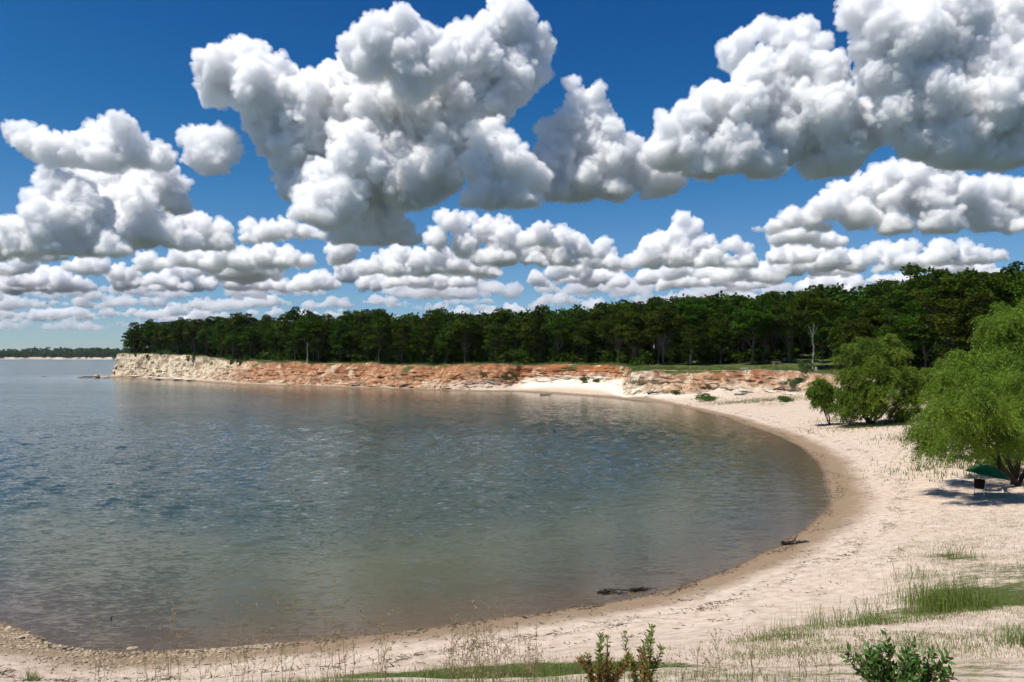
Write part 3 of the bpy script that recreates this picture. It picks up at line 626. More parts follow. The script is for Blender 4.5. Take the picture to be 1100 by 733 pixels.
for i, (x, y, z, hs) in enumerate(spots[:296]):
    lawn = x > 26 and z < 9.6; cr_, tk_ = OAKS[rr.choice((2, 4, 6, 7) if lawn else (0, 1, 3, 5, 7, 0, 1, 3, 5, 2))]
    put_tree('oak_tree', cr_, tk_, (x, y, z), rr.uniform(0, 6.28), (hs*rr.uniform(.92, 1.12), hs), 'dark green oak tree standing in the wood along the top of the bank', 'tree', 'oaks of the wood on the bank top')
# the depth of the wood behind them, one mass
def wood_mass(name, pts, h, leaves, size, seed, mat, label):
    rs = np.random.RandomState(seed); P = []; tn = []
    for (x, y, z, s) in pts:
        n = 9; c = np.stack([rs.normal(size=n)*h*.17, rs.normal(size=n)*h*.17, h*rs.uniform(.12, .92, n)], 1)*s+[x, y, z]
        w_ = rs.randint(0, n, leaves); g = rs.normal(size=(leaves, 3)); g /= np.linalg.norm(g, axis=1)[:, None]
        P.append(c[w_]+g*h*.15*rs.uniform(.5, 1, (leaves, 1))); tn.append(np.clip(rs.normal(.4, .15, n)[w_], 0, 1))
    P = np.concatenate(P); tn = np.concatenate(tn); g = rs.normal(size=P.shape); g[:, 2] *= .5
    V, Fq = leaf_quads(P, g, size*.4, size, rs); me = leaf_mesh(name, V, Fq, tn, mat)
    o = link(name, me); o['kind'] = 'stuff'; o['label'] = label; o['category'] = 'woods'; return o
deep = []
for t in np.arange(15, 38.3, .16):
    for d in (50, 57, 65, 74):
        x, y, z = loft(t, d+rr.uniform(-4, 4))
        if abs(x)/y < .8 and y > 60: deep.append((x, y, z, rr.uniform(.8, 1.0)))
wood_mass('woods', deep, 16.5, 330, 1.3, 3, M_oak, 'dark depth of the oak wood behind the trees on the bank')
under = []
for t in np.arange(16.5, 38.2, .07):
    for _ in range(3):
        d = rr.uniform(3, 26) if not 18 < t < 23.2 else rr.uniform(26, 50); x, y, z = loft(t, d)
        if abs(x)/y < .8 and y > 60: under.append((x, y, z-.3, rr.uniform(.5, 1.1)))
wood_mass('undergrowth', under, 4.6, 120, .55, 13, M_oak, 'dark undergrowth between the trunks of the oak wood')
# ---------- far shore ----------
rs = np.random.RandomState(4); fx = np.linspace(-1750, 900, 420); rows = []
for (dy, z) in ((0, -1), (0, .3), (6, 7.5), (10, 9), (60, 16), (260, 26), (700, 30), (1600, 10)):
    yy = 2200+120*fbm(np.stack([fx/420, fx*0, fx*0], 1), 4)*np.where(dy < 200, 1, .5)+dy; zz = z*(1+.25*fbm(np.stack([fx/90, fx*0+dy/100, fx*0], 1), 4)) if z > 1 else z+0*fx
    rows.append(np.stack([fx, yy, zz], 1))
FV = np.concatenate(rows); nF = len(fx); ix = np.arange(len(FV)).reshape(len(rows), nF)
FF = np.stack([ix[:-1, :-1], ix[:-1, 1:], ix[1:, 1:], ix[1:, :-1]], -1).reshape(-1, 4)
m, nt = newmat('far_bank'); p = geo_pos(nt)
zz = N(nt, 'ShaderNodeSeparateXYZ'); nt.links.new(p, zz.inputs[0])
fac = sstep(nt, mth(nt, 'ADD', zz.outputs[2], mth(nt, 'MULTIPLY', noise(nt, .02, 4, .6, p), 9.)), 12.5, 10.)
finish(nt, mix(nt, fac, (.015, .028, .012), (.55, .45, .34)), .95, .1)
fl = link('far_hill', mesh_np('far_hill', FV, FF, m)); fl['kind'] = 'structure'
fp = []
for i in range(2600):
    k = rr.randrange(nF); x = fx[k]+rr.uniform(-3, 3)
    if not (-1600 < x < -980): continue
    j = rr.choice((2, 3, 3, 4, 4, 5)); a = rows[j][k]; b = rows[j+1][k]; u = rr.random(); y = a[1]+(b[1]-a[1])*u; z = a[2]+(b[2]-a[2])*u
    fp.append((x, y, z-2, rr.uniform(.6, 1.1)))
wood_mass('woods', fp, 15., 60, 4.2, 8, M_oak, 'low dark woods on the far shore across the lake')
# ---------- the willows and shrubs on the beach ----------
def place_px(px, py): x, y, z = hit(px, py); return x, y, z
def clumps_px(lst, Y0, base):
    out = []
    for (px, py, r, dy) in lst:
        p = D(px, py, Y0+dy); out.append(((p[0]-base[0], p[1]-base[1], p[2]-base[2]), r*(Y0+dy)/F))
    return out
def beach_tree(name, base_px, cl, trunks, nleaf, twig, lL, lW, mat, seed, label, cat='tree', bark=None, droop=1.):
    b = place_px(*base_px); Y0 = b[1]; c = clumps_px(cl, Y0, b)
    tk = []
    for (px, py, dx, r) in trunks:
        q = D(px, py, Y0+dx); tk.append(((rr.uniform(-.3, .3), rr.uniform(-.3, .3), -.3), (q[0]-b[0], q[1]-b[1], q[2]-b[2]), r))
    a, t = spray_tree(seed, c, b, nleaf, twig, lL, lW, mat, bark or M_dbark, tk, mname=name, droop=droop)
    return put_tree(name, a, t, b, 0, (1, 1), label, cat)
beach_tree('willow_tree', (1092, 520), [(1000,465,20,-2),(985,455,12,-1),(1022,450,22,0),(1012,475,16,-3),(1045,468,22,-5),(1050,440,22,-1),(1075,455,22,-5),(1085,472,18,-6),(1100,440,26,-2),(1112,468,24,-5),(1130,450,30,0),(1030,425,16,2),(1070,418,18,1),(1110,410,22,0),(1140,420,26,0),(1005,435,13,1),(990,482,9,-2),(1030,486,9,-4),(1055,482,11,-2),(1135,478,18,-2),(1065,440,16,-6),(1035,456,14,-5),(1018,434,14,-7),(1036,440,15,-7),(1003,444,11,-6),(1052,428,15,-7),(1072,436,15,-7)],  # the last, forward clumps are added to throw shade on umbrella and chair
           [(1045,455,-3,.17),(1075,430,-1,.16),(1112,440,-2,.18),(1100,420,1,.14),(1128,450,-1,.14),(1060,462,-5,.13)], 150000, .95, .15, .020, M_willow, 31, 'bright green spreading willow shading the umbrella on the beach', droop=.95)
beach_tree('willow_tree', (1083, 492), [(1075,375,24,0),(1052,392,22,0),(1090,350,24,0),(1100,385,30,-1),(1062,352,18,1),(1080,335,14,1),(1105,330,18,0),(1045,412,20,-1),(1120,360,28,0),(1070,405,24,-2),(1020,405,16,0),(1030,385,14,1),(1130,390,30,0),(1100,415,26,-2),(1012,420,16,1),(1130,330,20,1)],
           [(1075,400,0,.17),(1095,390,0,.18),(1055,410,1,.14)], 120000, 1.0, .19, .026, M_willow, 32, 'tall willow rising behind the spreading willow, its crown reaching above the beach')
beach_tree('willow_tree', (935, 456), [(942,372,15,0),(928,382,16,0),(958,382,16,0),(911,378,11,0),(902,386,8,1),(942,395,22,-1),(965,402,18,-1),(920,402,18,-1),(978,408,13,0),(909,408,13,0),(945,418,22,-2),(972,424,16,-1),(918,426,20,-1),(908,428,12,0),(940,438,20,-2),(965,440,16,-1),(985,425,11,0),(908,440,12,-1),(985,440,9,0),(955,365,10,1),(925,368,10,1)],
           [(925,405,0,.2),(945,400,0,.22),(960,410,0,.18),(910,415,0,.15),(972,425,0,.13)], 120000, 1.0, .24, .036, M_willow, 33, 'round bushy willow with several dark stems at the back of the beach', droop=.7)
beach_tree('willow_shrub', (891, 457), [(874,420,10,0),(882,412,8,0),(890,425,11,0),(878,432,9,0),(892,436,9,0),(886,418,9,0),(895,420,6,0)],
           [(880,430,0,.08),(890,430,0,.09),(884,438,.3,.06)], 26000, .7, .22, .035, M_willow, 34, 'small willow shrub leaning left beside the bushy willow, its stems bare below', 'shrub', droop=.6)
beach_tree('willow_tree', (1010, 440), [(1000,400,14,0),(1015,395,14,0),(1010,412,14,-1),(1025,408,12,0),(990,412,11,0),(1000,422,10,0),(1040,400,12,0)],
           [(1000,408,0,.13),(1015,405,0,.13)], 34000, 1.1, .28, .045, M_willow, 35, 'pale green low willow filling the gap between the bushy and the tall willow', droop=.8)
# ---------- ground plants ----------
M_grass = mat_leaf('grass_blades', (.07, .12, .018), (.24, .27, .08), .35, .2)
M_dry = mat_leaf('dry_stalks', (.20, .16, .08), (.42, .36, .20), .2, .1)
M_weed = mat_leaf('weed_leaves', (.06, .12, .015), (.20, .28, .05), .3, .35)
M_dweed = mat_leaf('glossy_leaves', (.03, .075, .012), (.10, .18, .03), .25, .4)
M_weedstem = mat_noisy('green_stems', (.08, .10, .03), (.2, .2, .08), 20, .8, .2, .002)
M_stem = mat_noisy('red_stems', (.10, .035, .02), (.22, .09, .045), 20, .8, .2, .002)
def blades(pts, h, w, lean, rs, bends=3):
    """grass blades: each a bent tapering strip"""
    n = len(pts); th = rs.uniform(0, 2*pi, n); dirv = np.stack([np.cos(th), np.sin(th), 0*th], 1); sd_ = np.stack([-np.sin(th), np.cos(th), 0*th], 1)
    hh = h*rs.uniform(.5, 1.25, n); ln = lean*rs.uniform(.2, 1.3, n); V = np.empty((n, bends+1, 2, 3))
    for k in range(bends+1):
        u = k/bends; c = pts+dirv*(ln*hh*u**2)[:, None]; c = c+np.stack([0*hh, 0*hh, hh*u*(1-.25*ln*u)], 1); ww = w*(1-u*.93)
        V[:, k, 0] = c+sd_*ww; V[:, k, 1] = c-sd_*ww
    i = np.arange(n*(bends+1)*2).reshape(n, bends+1, 2)
    Fq = np.stack([i[:, :-1, 0], i[:, 1:, 0], i[:, 1:, 1], i[:, :-1, 1]], -1).reshape(-1, 4)
    return V.reshape(-1, 3), Fq, n, (bends+1)*2
def blade_obj(name, pts, h, w, lean, seed, mat, tb=.5):
    rs = np.random.RandomState(seed); V, Fq, n, k = blades(np.asarray(pts), h, w, lean, rs); me = mesh_np(name, V, Fq, mat, False)
    set_attr(me, 'tint', np.repeat(np.clip(rs.normal(tb, .22, n), 0, 1), k)); return me
_pg = fbm(np.stack([a.ravel() for a in np.meshgrid(np.arange(-40, 90, .4), np.arange(5, 180, .4), [0.], indexing='ij')], 1)/1.9, 3).reshape(325, -1)
def _pn(x, y): return _pg[min(324, max(0, int((x+40)/.4))), min(_pg.shape[1]-1, max(0, int((y-5)/.4)))]
def scatter(regions, seed):
    """regions: (px, py, half-width m, half-depth m, count) gaussian on the ground"""
    rs = np.random.RandomState(seed); out = []
    for (px, py, rx, ry, n) in regions:
        c = hit(px, py)
        for _ in range(n):
            x, y = c[0]+rs.normal()*rx*.5, c[1]+rs.normal()*ry*.5
            if _pn(x, y) < rs.uniform(-.45, .25): continue
            out.append((x, y, ground(x, y)-.01))
    return out
def stuff(name, me, label=None, cat=None):
    o = link(name, me); o['kind'] = 'stuff'
    if label: o['label'] = label; o['category'] = cat
    return o
# turf along the bottom of the slope and green patches
stuff('grass', blade_obj('grass', scatter([(560,722,2.2,.7,5200),(480,728,2.2,.7,3600),(400,735,2,.7,2200),(640,722,1.8,.6,3800),(720,728,1.6,.6,1800),(320,738,2,.6,900),(780,735,1.6,.6,500)], 1), .11, .0035, .6, 1, M_grass, .5), 'short green grass along the top of the near slope', 'grass')
stuff('grass', blade_obj('grass', scatter([(1020,655,2.6,1.2,4200),(940,668,2.4,1.,3600),(1075,612,4,2.6,3200),(1010,588,2.4,1.4,1600),(1090,650,3.5,3,3000),(985,640,2,1.5,1200),(960,690,2.2,.8,1200),(845,684,1.4,.8,1500),(1060,580,4,2.,1800),(880,700,2.4,.8,700),(1000,700,3,.8,900),(1095,690,2,1.5,900),(1060,600,6,4,5200),(1050,680,5,1.6,3200),(930,695,4,1.4,1800),(1000,560,7,4,1200),(1090,560,5,4,2500),(820,705,3.4,1.2,900)], 2), .12, .005, .7, 2, M_grass, .45), 'low patchy grass over the sand at the right of the beach', 'grass')
stuff('grass', blade_obj('grass', scatter([(x_, 715, 3.4, 2.4, 380) for x_ in range(20, 1100, 60)]+[(x_, 700, 3, 2.4, 120) for x_ in range(620, 1100, 60)], 3), .13, .003, .9, 3, M_dry, .5), 'sparse dry grass scattered over the near sand', 'grass')
stuff('grass', blade_obj('grass', scatter([(830,429,14,5,2600),(800,432,8,3,900),(955,456,9,4,2600),(760,428,3,2,600),(1000,470,5,5,1500),(1060,500,7,6,2500),(905,452,5,3,600)], 4), .4, .03, .5, 4, M_grass, .5), 'tufts of green grass at the back of the beach below the bank', 'grass')
t_ = []
rs = np.random.RandomState(9)
for k in range(2600):
    t = rs.uniform(18, 38.4); d = abs(rs.normal())*3.5; x, y, z = loft(t, d-.3); t_.append((x, y, ground(x, y, 7)))
stuff('grass', blade_obj('grass', np.repeat(t_, 7, 0)+rs.normal(size=(len(t_)*7, 3))*[.35, .35, .02], .6, .05, .5, 5, M_grass, .3), 'rough grass along the rim of the bank under the oaks', 'grass')
# tall tufts, each its own plant
def tuft(name, px, py, n, h, spread, mat, label, cat, seed, w=.006, lean=.45, tb=.5, group=None, leafy=0):
    rs = np.random.RandomState(seed); c = hit(px, py); e = bpy.data.objects.new(name, None); COL.objects.link(e); e.location = c; e.empty_display_size = .1
    pts = np.stack([rs.normal(size=n)*spread*.5, rs.normal(size=n)*spread*.35, np.full(n, -.02)], 1)
    link('foliage', blade_obj('foliage', pts, h, w, lean, seed, mat, tb), e)
    if leafy:
        ns = leafy; th = rs.uniform(0, 2*pi, ns); b = np.stack([rs.normal(size=ns)*spread*.4, rs.normal(size=ns)*spread*.3, 0*th], 1); top = b+np.stack([np.cos(th)*h*.28, np.sin(th)*h*.28, h*rs.uniform(.6, 1.25, ns)], 1)
        
        for i in range(ns): tv, tq = tubes([limb(b[i], top[i], .006, .002, rs, 5, .03)], 4); link('stem', mesh_np('stem', tv, tq, M_weedstem), e)
        m_ = 26; u = np.tile(np.linspace(.25, 1, m_), ns); i_ = np.repeat(np.arange(ns), m_); P = b[i_]+(top-b)[i_]*u[:, None]
        d = rs.normal(size=(len(P), 3)); d[:, 2] = np.abs(d[:, 2])*.8+.4; V, Fq = leaf_quads(P, d, .008, h*.09*rs.uniform(.6, 1.3, len(P)), rs)
        link('leaves', leaf_mesh('leaves', V, Fq, np.clip(rs.normal(.6, .2, len(P)), 0, 1), M_weed), e)
    e['label'] = label; e['category'] = cat
    if group: e['group'] = group
    return e
tuft('grass_clump', 1022, 655, 1000, .8, 1.3, M_weed, 'largest tall green clump on the sand at the right, dense and upright', 'grass clump', 21, .007, .4, .6, leafy=34)
tuft('grass_clump', 928, 672, 240, .5, 1.0, M_weed, 'loose leafy clump left of the largest green clump, thin pale stems rising from it', 'grass clump', 22, .006, .5, .5, leafy=16)
tuft('grass_clump', 845, 688, 170, .5, .8, M_grass, 'spiky grass clump alone on the sand, left of the loose leafy clump', 'grass clump', 23, .005, .4, .6)
tuft('grass_clump', 985, 622, 120, .45, .9, M_weed, 'thin clump on the sand just beyond the largest green clump', 'grass clump', 24, .006, .5, .5, leafy=8)
tuft('grass_clump', 1030, 600, 170, .5, 1.1, M_weed, 'farthest tall clump, in the grass patch towards the umbrella', 'grass clump', 25, .007, .5, .55, leafy=10)
tuft('grass_clump', 878, 672, 120, .5, .6, M_grass, 'small thin tuft between the spiky clump and the loose leafy clump', 'grass clump', 26, .005, .4, .6)
tuft('grass_clump', 1096, 692, 200, .4, .5, M_weed, 'low green tuft at the right edge of the view', 'grass clump', 27, .006, .5, .5, leafy=6)
tuft('grass_clump', 32, 732, 120, .3, .25, M_weed, 'small yellow-green sprout at the bottom left of the view', 'grass clump', 28, .004, .4, .8, leafy=5)
# tall dry weeds: bare stalks with seed knots
def weed(px, py, h, seed, n=1):
    rs = np.random.RandomState(seed); c = hit(px, py); paths = []; V = []; tn = 0
    for _ in range(n):
        b = np.array([rs.normal()*.05, rs.normal()*.05, -.02]); t = b+[rs.normal()*.10*h, rs.normal()*.08*h, h*rs.uniform(.8, 1.1)]
        P, R = limb(b, t, .0032, .0014, rs, 7, .03); paths.append((P, R))
        for k in range(rs.randint(3, 7)):
            j = rs.randint(2, 7); q = P[j]+[rs.normal()*.09, rs.normal()*.07, rs.uniform(.04, .14)]; paths.append(limb(P[j], q, .002, .001, rs, 3, .05)); V.append(q)
            V.append(P[j]+(q-P[j])*.6)
        V.append(P[-1])
    tv, tq = tubes(paths, 4); a = np.repeat(np.array(V), 5, 0)+rs.normal(size=(len(V)*5, 3))*.008; lv, lq = leaf_quads(a, rs.normal(size=a.shape), .006, .02, rs)
    return np.concatenate([tv, lv])+np.array(c), np.concatenate([tq, lq+len(tv)])
rs = np.random.RandomState(77); AV = []; AF = []; n0 = 0
for i in range(85):
    px = rs.choice([rs.uniform(100, 330), rs.uniform(300, 580), rs.uniform(480, 600), rs.uniform(740, 1000)], p=[.4, .2, .25, .15]); py = rs.uniform(722, 760)
    V, Fq = weed(px, py, rs.uniform(.35, .95)*(1 if px < 620 else .6), 500+i, rs.randint(1, 3)); AV.append(V); AF.append(Fq+n0); n0 += len(V)
me = mesh_np('weeds', np.concatenate(AV), np.concatenate(AF), M_dry); set_attr(me, 'tint', np.tile([.2, .2, .5, .5], 1+n0//4)[:n0]); stuff('weeds', me, 'thin dry weed stalks standing in front of the sand along the bottom', 'weeds')
# leafy shrubs close by
def shrub(name, px, py, stems, h, lean, lL, lW, mat, label, seed, red=.0, per=34):
    rs = np.random.RandomState(seed); c = hit(px, py); e = bpy.data.objects.new(name, None); COL.objects.link(e); e.location = c; e.empty_display_size = .1
    paths = []; P_ = []; D_ = []; tt_ = []
    for i in range(stems):
        th = rs.uniform(0, 2*pi); l = lean*rs.uniform(.2, 1.2); b = np.array([cos(th)*.05, sin(th)*.05, -.03]); t = np.array([cos(th)*l*h, sin(th)*l*h, h*rs.uniform(.6, 1.1)*(1-.25*l)])
        P, R = limb(b, t, .007, .003, rs, 8, .04); paths.append((P, R)); u = np.sort(rs.uniform(.12, 1., per)); ii = u*7; a = np.clip(ii.astype(int), 0, 6); q = P[a]+(P[a+1]-P[a])*(ii-a)[:, None]
        ax = (P[-1]-P[0])/np.linalg.norm(P[-1]-P[0]); ang = np.arange(per)*2.4+rs.uniform(0, 6); s1 = np.cross(ax, [1, .2, 0]); s1 /= np.linalg.norm(s1); s2 = np.cross(ax, s1)
        d = s1*np.cos(ang)[:, None]+s2*np.sin(ang)[:, None]+ax*rs.uniform(.35, 1.1, per)[:, None]; P_.append(q); D_.append(d); tt_.append(np.clip(rs.normal(.45, .2, per)+(u-.5)*.4, 0, 1))
    
    for P_1 in paths: tv, tq = tubes([P_1], 5); link('stem', mesh_np('stem', tv, tq, M_stem), e)
    P_ = np.concatenate(P_); D_ = np.concatenate(D_); n = len(P_)
    V, Fq = leaf_quads(P_, D_, lW*rs.uniform(.7, 1.2, n), lL*rs.uniform(.6, 1.2, n), rs); link('leaves', leaf_mesh('leaves', V, Fq, np.concatenate(tt_), mat), e)
    if red:
        k = rs.rand(n) < red; k &= P_[:, 2] < h*.55; P2 = P_[k]+rs.normal(size=(k.sum(), 3))*.02
        V, Fq = leaf_quads(P2, D_[k]+rs.normal(size=P2.shape)*.4, lW*.9, lL*.9, rs); link('withered_leaves', leaf_mesh('withered_leaves', V, Fq, rs.rand(len(P2)), mat_leaf('red_leaves', (.12, .03, .015), (.26, .10, .04), .3, .2)), e)
    e['label'] = label; e['category'] = 'shrub'; return e
shrub('leafy_shrub', 646, 741, 11, .54, .5, .06, .010, M_weed, 'small shrub with reddish lower leaves, left of the pair on the near grass', 41, .95, 60)
shrub('leafy_shrub', 690, 741, 8, .58, .34, .062, .010, M_weed, 'narrow upright shrub with red stems, right of the pair on the near grass', 42, .8, 60)
shrub('leafy_shrub', 967, 752, 34, .5, .8, .085, .017, M_dweed, 'dark glossy-leaved shrub at the bottom of the view below the largest green clump', 43, 0, 34)
# shrubs at the foot and top of the bank
M_bush = mat_leaf('bank_bush_leaves', (.03, .07, .012), (.11, .18, .03), .35, .3)
def bush(px, py, w, h, label, seed, n=1500, mat=None, lsz=.22, name='bush'):
    rs = np.random.RandomState(seed); c = hit(px, py); k = 9; cc = np.stack([rs.normal(size=k)*w*.22, rs.normal(size=k)*w*.2, rs.uniform(.2, .8, k)*h], 1); i_ = rs.randint(0, k, n); g = rs.normal(size=(n, 3)); g /= np.linalg.norm(g, axis=1)[:, None]
    P = cc[i_]+g*rs.uniform(.4, 1, (n, 1))*[w*.22, w*.22, h*.25]; P[:, 2] = np.abs(P[:, 2]); V, Fq = leaf_quads(P, g+[0, 0, .4], lsz*.25, lsz, rs)
    e = bpy.data.objects.new(name, None); COL.objects.link(e); e.location = (c[0], c[1], c[2]-.05); e.empty_display_size = .2
    link('foliage', leaf_mesh('foliage', V, Fq, np.clip(rs.normal(.5, .2, k)[i_]+rs.normal(0, .1, n), 0, 1), mat or M_bush), e)
    tv, tq = tubes([limb((0, 0, -.1), cc[j], .03, .01, rs, 5, .05) for j in range(k)], 4); link('stem', mesh_np('stem', tv, tq, M_dbark), e)
    e['label'] = label; e['category'] = 'bush'; return e
bush(628, 411, 3.2, 1.6, 'bright green bush growing on the pale sand apron under the red bank', 51)
bush(641, 411, 2.4, 1.0, 'low green bush just right of the bright bush under the red bank', 52, 900)
bush(543, 407, 1.8, 1.3, 'left one of the two small bushes under the red bank beside the dark logs', 53, 900)
bush(553, 406, 2.0, 1.5, 'right one of the two small bushes under the red bank beside the dark logs', 54, 900)
bush(760, 431, 4.4, 1.5, 'wide grassy bush on the sand in front of the white bank', 55, 2200)
bush(727, 424, 2.2, .9, 'little olive bush at the foot of the white bank corner', 56, 800)
bush(852, 414, 3.4, 1.6, 'dark bush against the bank, left of the leaning willow shrub', 57, 1600, M_shrub)
bush(846, 432, 2.6, 1.3, 'yellow-green bush on the sand left of the leaning willow shrub', 58, 1200)
bush(866, 399, 3.2, 2.4, 'dark green bush on the bank top beside the pale tree trunk', 59, 1600, M_shrub)
bush(914, 456, 3.4, 2.2, 'pale leafy bush at the foot of the bushy willow', 60, 1800)
bush(1072, 512, 4.5, 1.6, 'yellow-green undergrowth bush beside the trunk of the spreading willow', 61, 3000, None, .16)
bush(670, 389, 5.5, 1.9, 'low light green bush on the bank top above the red corner', 62, 1500)
bush(520, 405, 2.4, 1.4, 'pale green bush halfway up the orange bank beside the grey logs', 63, 900)
sc_ = []
for k in range(90):
    t = rr.uniform(34.3, 37.6); k_ = cr(R_, np.array([t]))[0]; u = rr.uniform(-.2, .75); p = k_[2, :2]*(1-u)+k_[3, :2]*u if u > 0 else k_[2, :2]*(1+u)-k_[1, :2]*u; sc_.append((p[0], p[1], ground(p[0], p[1], 8)-.3, rr.uniform(.4, 1.)))
wood_mass('scrub', sc_, 2.4, 160, .4, 17, M_bush, 'low olive scrub along the top of the white headland')
# ---------- stones ----------
M_rock = mat_noisy('tan_sandstone', (.20, .15, .095), (.50, .40, .28), 5, .9, .2, .03)
M_drock = mat_noisy('dark_wet_rock', (.05, .04, .03), (.20, .16, .11), 4, .6, .4, .03)
M_wrock = mat_noisy('white_sandstone', (.40, .33, .24), (.74, .68, .58), 1.5, .9, .2, .08)
def rock_np(seed, sub=2, flat=.6):
    rs = np.random.RandomState(seed); bm = bmesh.new(); bmesh.ops.create_icosphere(bm, subdivisions=sub, radius=1); V = np.array([v.co for v in bm.verts]); Fc = np.array([[v.index for v in f.verts] for f in bm.faces]); bm.free()
    for _ in range(9):
        n = rs.normal(size=3); n /= np.linalg.norm(n); t = V@n; V -= n*np.maximum(t-rs.uniform(.45, .8), 0)[:, None]*.9
    V *= [1, rs.uniform(.6, 1), flat*rs.uniform(.7, 1.1)]; V += fbm(V*2.3+seed, 3)[:, None]*.12*V; return V, Fc
RK = [rock_np(200+i, 1, .55) for i in range(8)]; RKb = [rock_np(300+i, 3, .6) for i in range(6)]
rs = np.random.RandomState(12); AV = []; AF = []; n0 = 0
def strew(n, f, smin, smax):
    global n0
    for _ in range(n):
        x, y = f(); V, Fc = RK[rs.randint(8)]; s = smin+(smax-smin)*rs.rand()**3; a = rs.uniform(0, 6.28); R = np.array([[cos(a), -sin(a), 0], [sin(a), cos(a), 0], [0, 0, 1]])
        AV.append(V@R.T*s+[x, y, ground(x, y)+s*.12]); AF.append(Fc+n0); n0 += len(V)
shA = [np.array(S(*p)) for p in ((0,668),(30,681),(60,691),(100,697),(130,700),(200,699),(250,695),(300,691))]
def along():
    i = rs.randint(len(shA)-1); p = shA[i]+(shA[i+1]-shA[i])*rs.rand(); return p[0]+rs.normal()*.15, p[1]-.15-abs(rs.normal())*(1.1 if i < 5 else .7)
strew(3600, along, .015, .10)
strew(1500, lambda: (rs.uniform(-19, -8), rs.uniform(16, 24)), .008, .035)
strew(500, lambda: (rs.uniform(-10, 12), rs.uniform(14, 26)), .006, .022)
stuff('pebbles', mesh_np('pebbles', np.concatenate(AV), np.concatenate(AF), M_rock, False), 'tan pebbles and broken stone along the near left waterline', 'pebbles')
M_seaweed = mat_noisy('drift_litter', (.03, .022, .015), (.10, .07, .045), 8, .9, .1, .01)
# drift litter: bits of twig and reed in broken lines on the sand
n_ = 15000; ti = rs.uniform(2.5, 18, n_); kk = cr(R_, ti); il = kk[:, 1, :2]-kk[:, 0, :2]; il /= np.linalg.norm(il, axis=1)[:, None]
br = fbm(np.stack([ti*1.7, ti*0, ti*0], 1), 3); d_ = rs.choice([.5, 2.3, 4.4, 6.5], n_, p=[.45, .1, .33, .12])+rs.normal(size=n_)*.24+br*1.4; d_ = np.abs(d_)+.1
k_ = rs.rand(n_) < np.clip(br*2.2+.45, .08, 1); P = kk[k_, 0, :2]+il[k_]*d_[k_][:, None]; P = np.array([(x, y, ground(x, y)+.006) for x, y in P])
dv = rs.normal(size=P.shape); dv[:, 2] *= .08; V, Fq = leaf_quads(P, dv, .015, rs.uniform(.05, .38, len(P))**1.15, rs); V[:, 2] = np.maximum(V[:, 2], np.repeat(P[:, 2], 4)-.01)
me = leaf_mesh('litter', V, Fq, rs.rand(len(P)), M_seaweed); stuff('litter', me, 'dark bits of twig and reed washed up in broken lines along the beach', 'litter')
def rock(px, py, s, label, seed, mat, sz=(1, 1, 1), name='rock', loc=None, cat='rock', dz=.1):
    c = loc or hit(px, py); V, Fc = RKb[seed % 6]; a = seed*1.7; R = np.array([[cos(a), -sin(a), 0], [sin(a), cos(a), 0], [0, 0, 1]])
    o = link(name, mesh_np(name, V@R.T*s*np.array(sz), Fc, mat, False)); o.location = (c[0], c[1], c[2]+s*dz); o['label'] = label; o['category'] = cat; return o
for i, (px, py, s, l) in enumerate([(22,686,.17,'pale stone nearest the left edge on the stony shore'),(52,694,.15,'rounded tan stone where the stony shore starts to widen'),(142,697,.17,'flat pale stone half in the water at the end of the stony point'),(168,703,.12,'small whitish stone just right of the flat pale one'),(82,699,.13,'brown stone in the middle of the stony shore'),(8,677,.2,'large tan stone at the top left of the stony shore'),(110,709,.12,'lone pale stone on the sand below the stony shore')]):
    rock(px, py, s, l, i, M_rock)
for i, (px, py, s, sz, l) in enumerate([(104,403,2.3,(1,1,.9),'upright brown boulder standing in the water off the white headland'),(95,405.2,1.8,(1.9,1,.35),'low flat rock in the water just left of the upright boulder'),(86,405.6,1.3,(1.8,1,.3),'outermost low rock in the water off the white headland'),(113,405.6,2.2,(1.5,1,.4),'pale rock slab between the upright boulder and the headland'),(47,404.5,1.3,(1.6,1,.3),'tiny rock alone in open water far left of the headland')]):
    g = G(px, 406.2 if i == 0 else py+.6); rock(0, 0, s, l, i+3, M_drock if i in (1, 2, 4) else M_rock, sz, loc=(g[0], g[1], .1), dz=.15 if i else .25)
rs = np.random.RandomState(5)
for i, (px, py, s, sz, l) in enumerate([(148,405,2.4,(2,1,.7),'pale fallen block at the foot of the white headland, nearest its tip'),(163,406,1.9,(1.5,1,.6),'second fallen white block along the headland foot'),(176,407,2.2,(2.2,1,.5),'long low white block below the headland'),(192,408,2.0,(1.7,1,.6),'whitest fallen block below the headland, towards the orange bank'),(206,409,1.8,(1.6,1,.5),'last white block before the bank turns orange'),
                                        (850,424,1.3,(2.3,1,.5),'layered pale ledge lying on the sand below the bank near the yellow-green bush'),(828,421,1.0,(2,1,.6),'grey-brown slab lying against the bank left of the dark bush'),(797,420,1.1,(2,1,.5),'pale slab half buried at the foot of the bank'),(868,412,1.1,(.7,.7,1.3),'pointed pale rock standing against the bank'),(700,426,.8,(2,1,.5),'flat grey stone on the sand by the white corner of the bank')]):
    rock(px, py, s, l, i, M_wrock, sz)
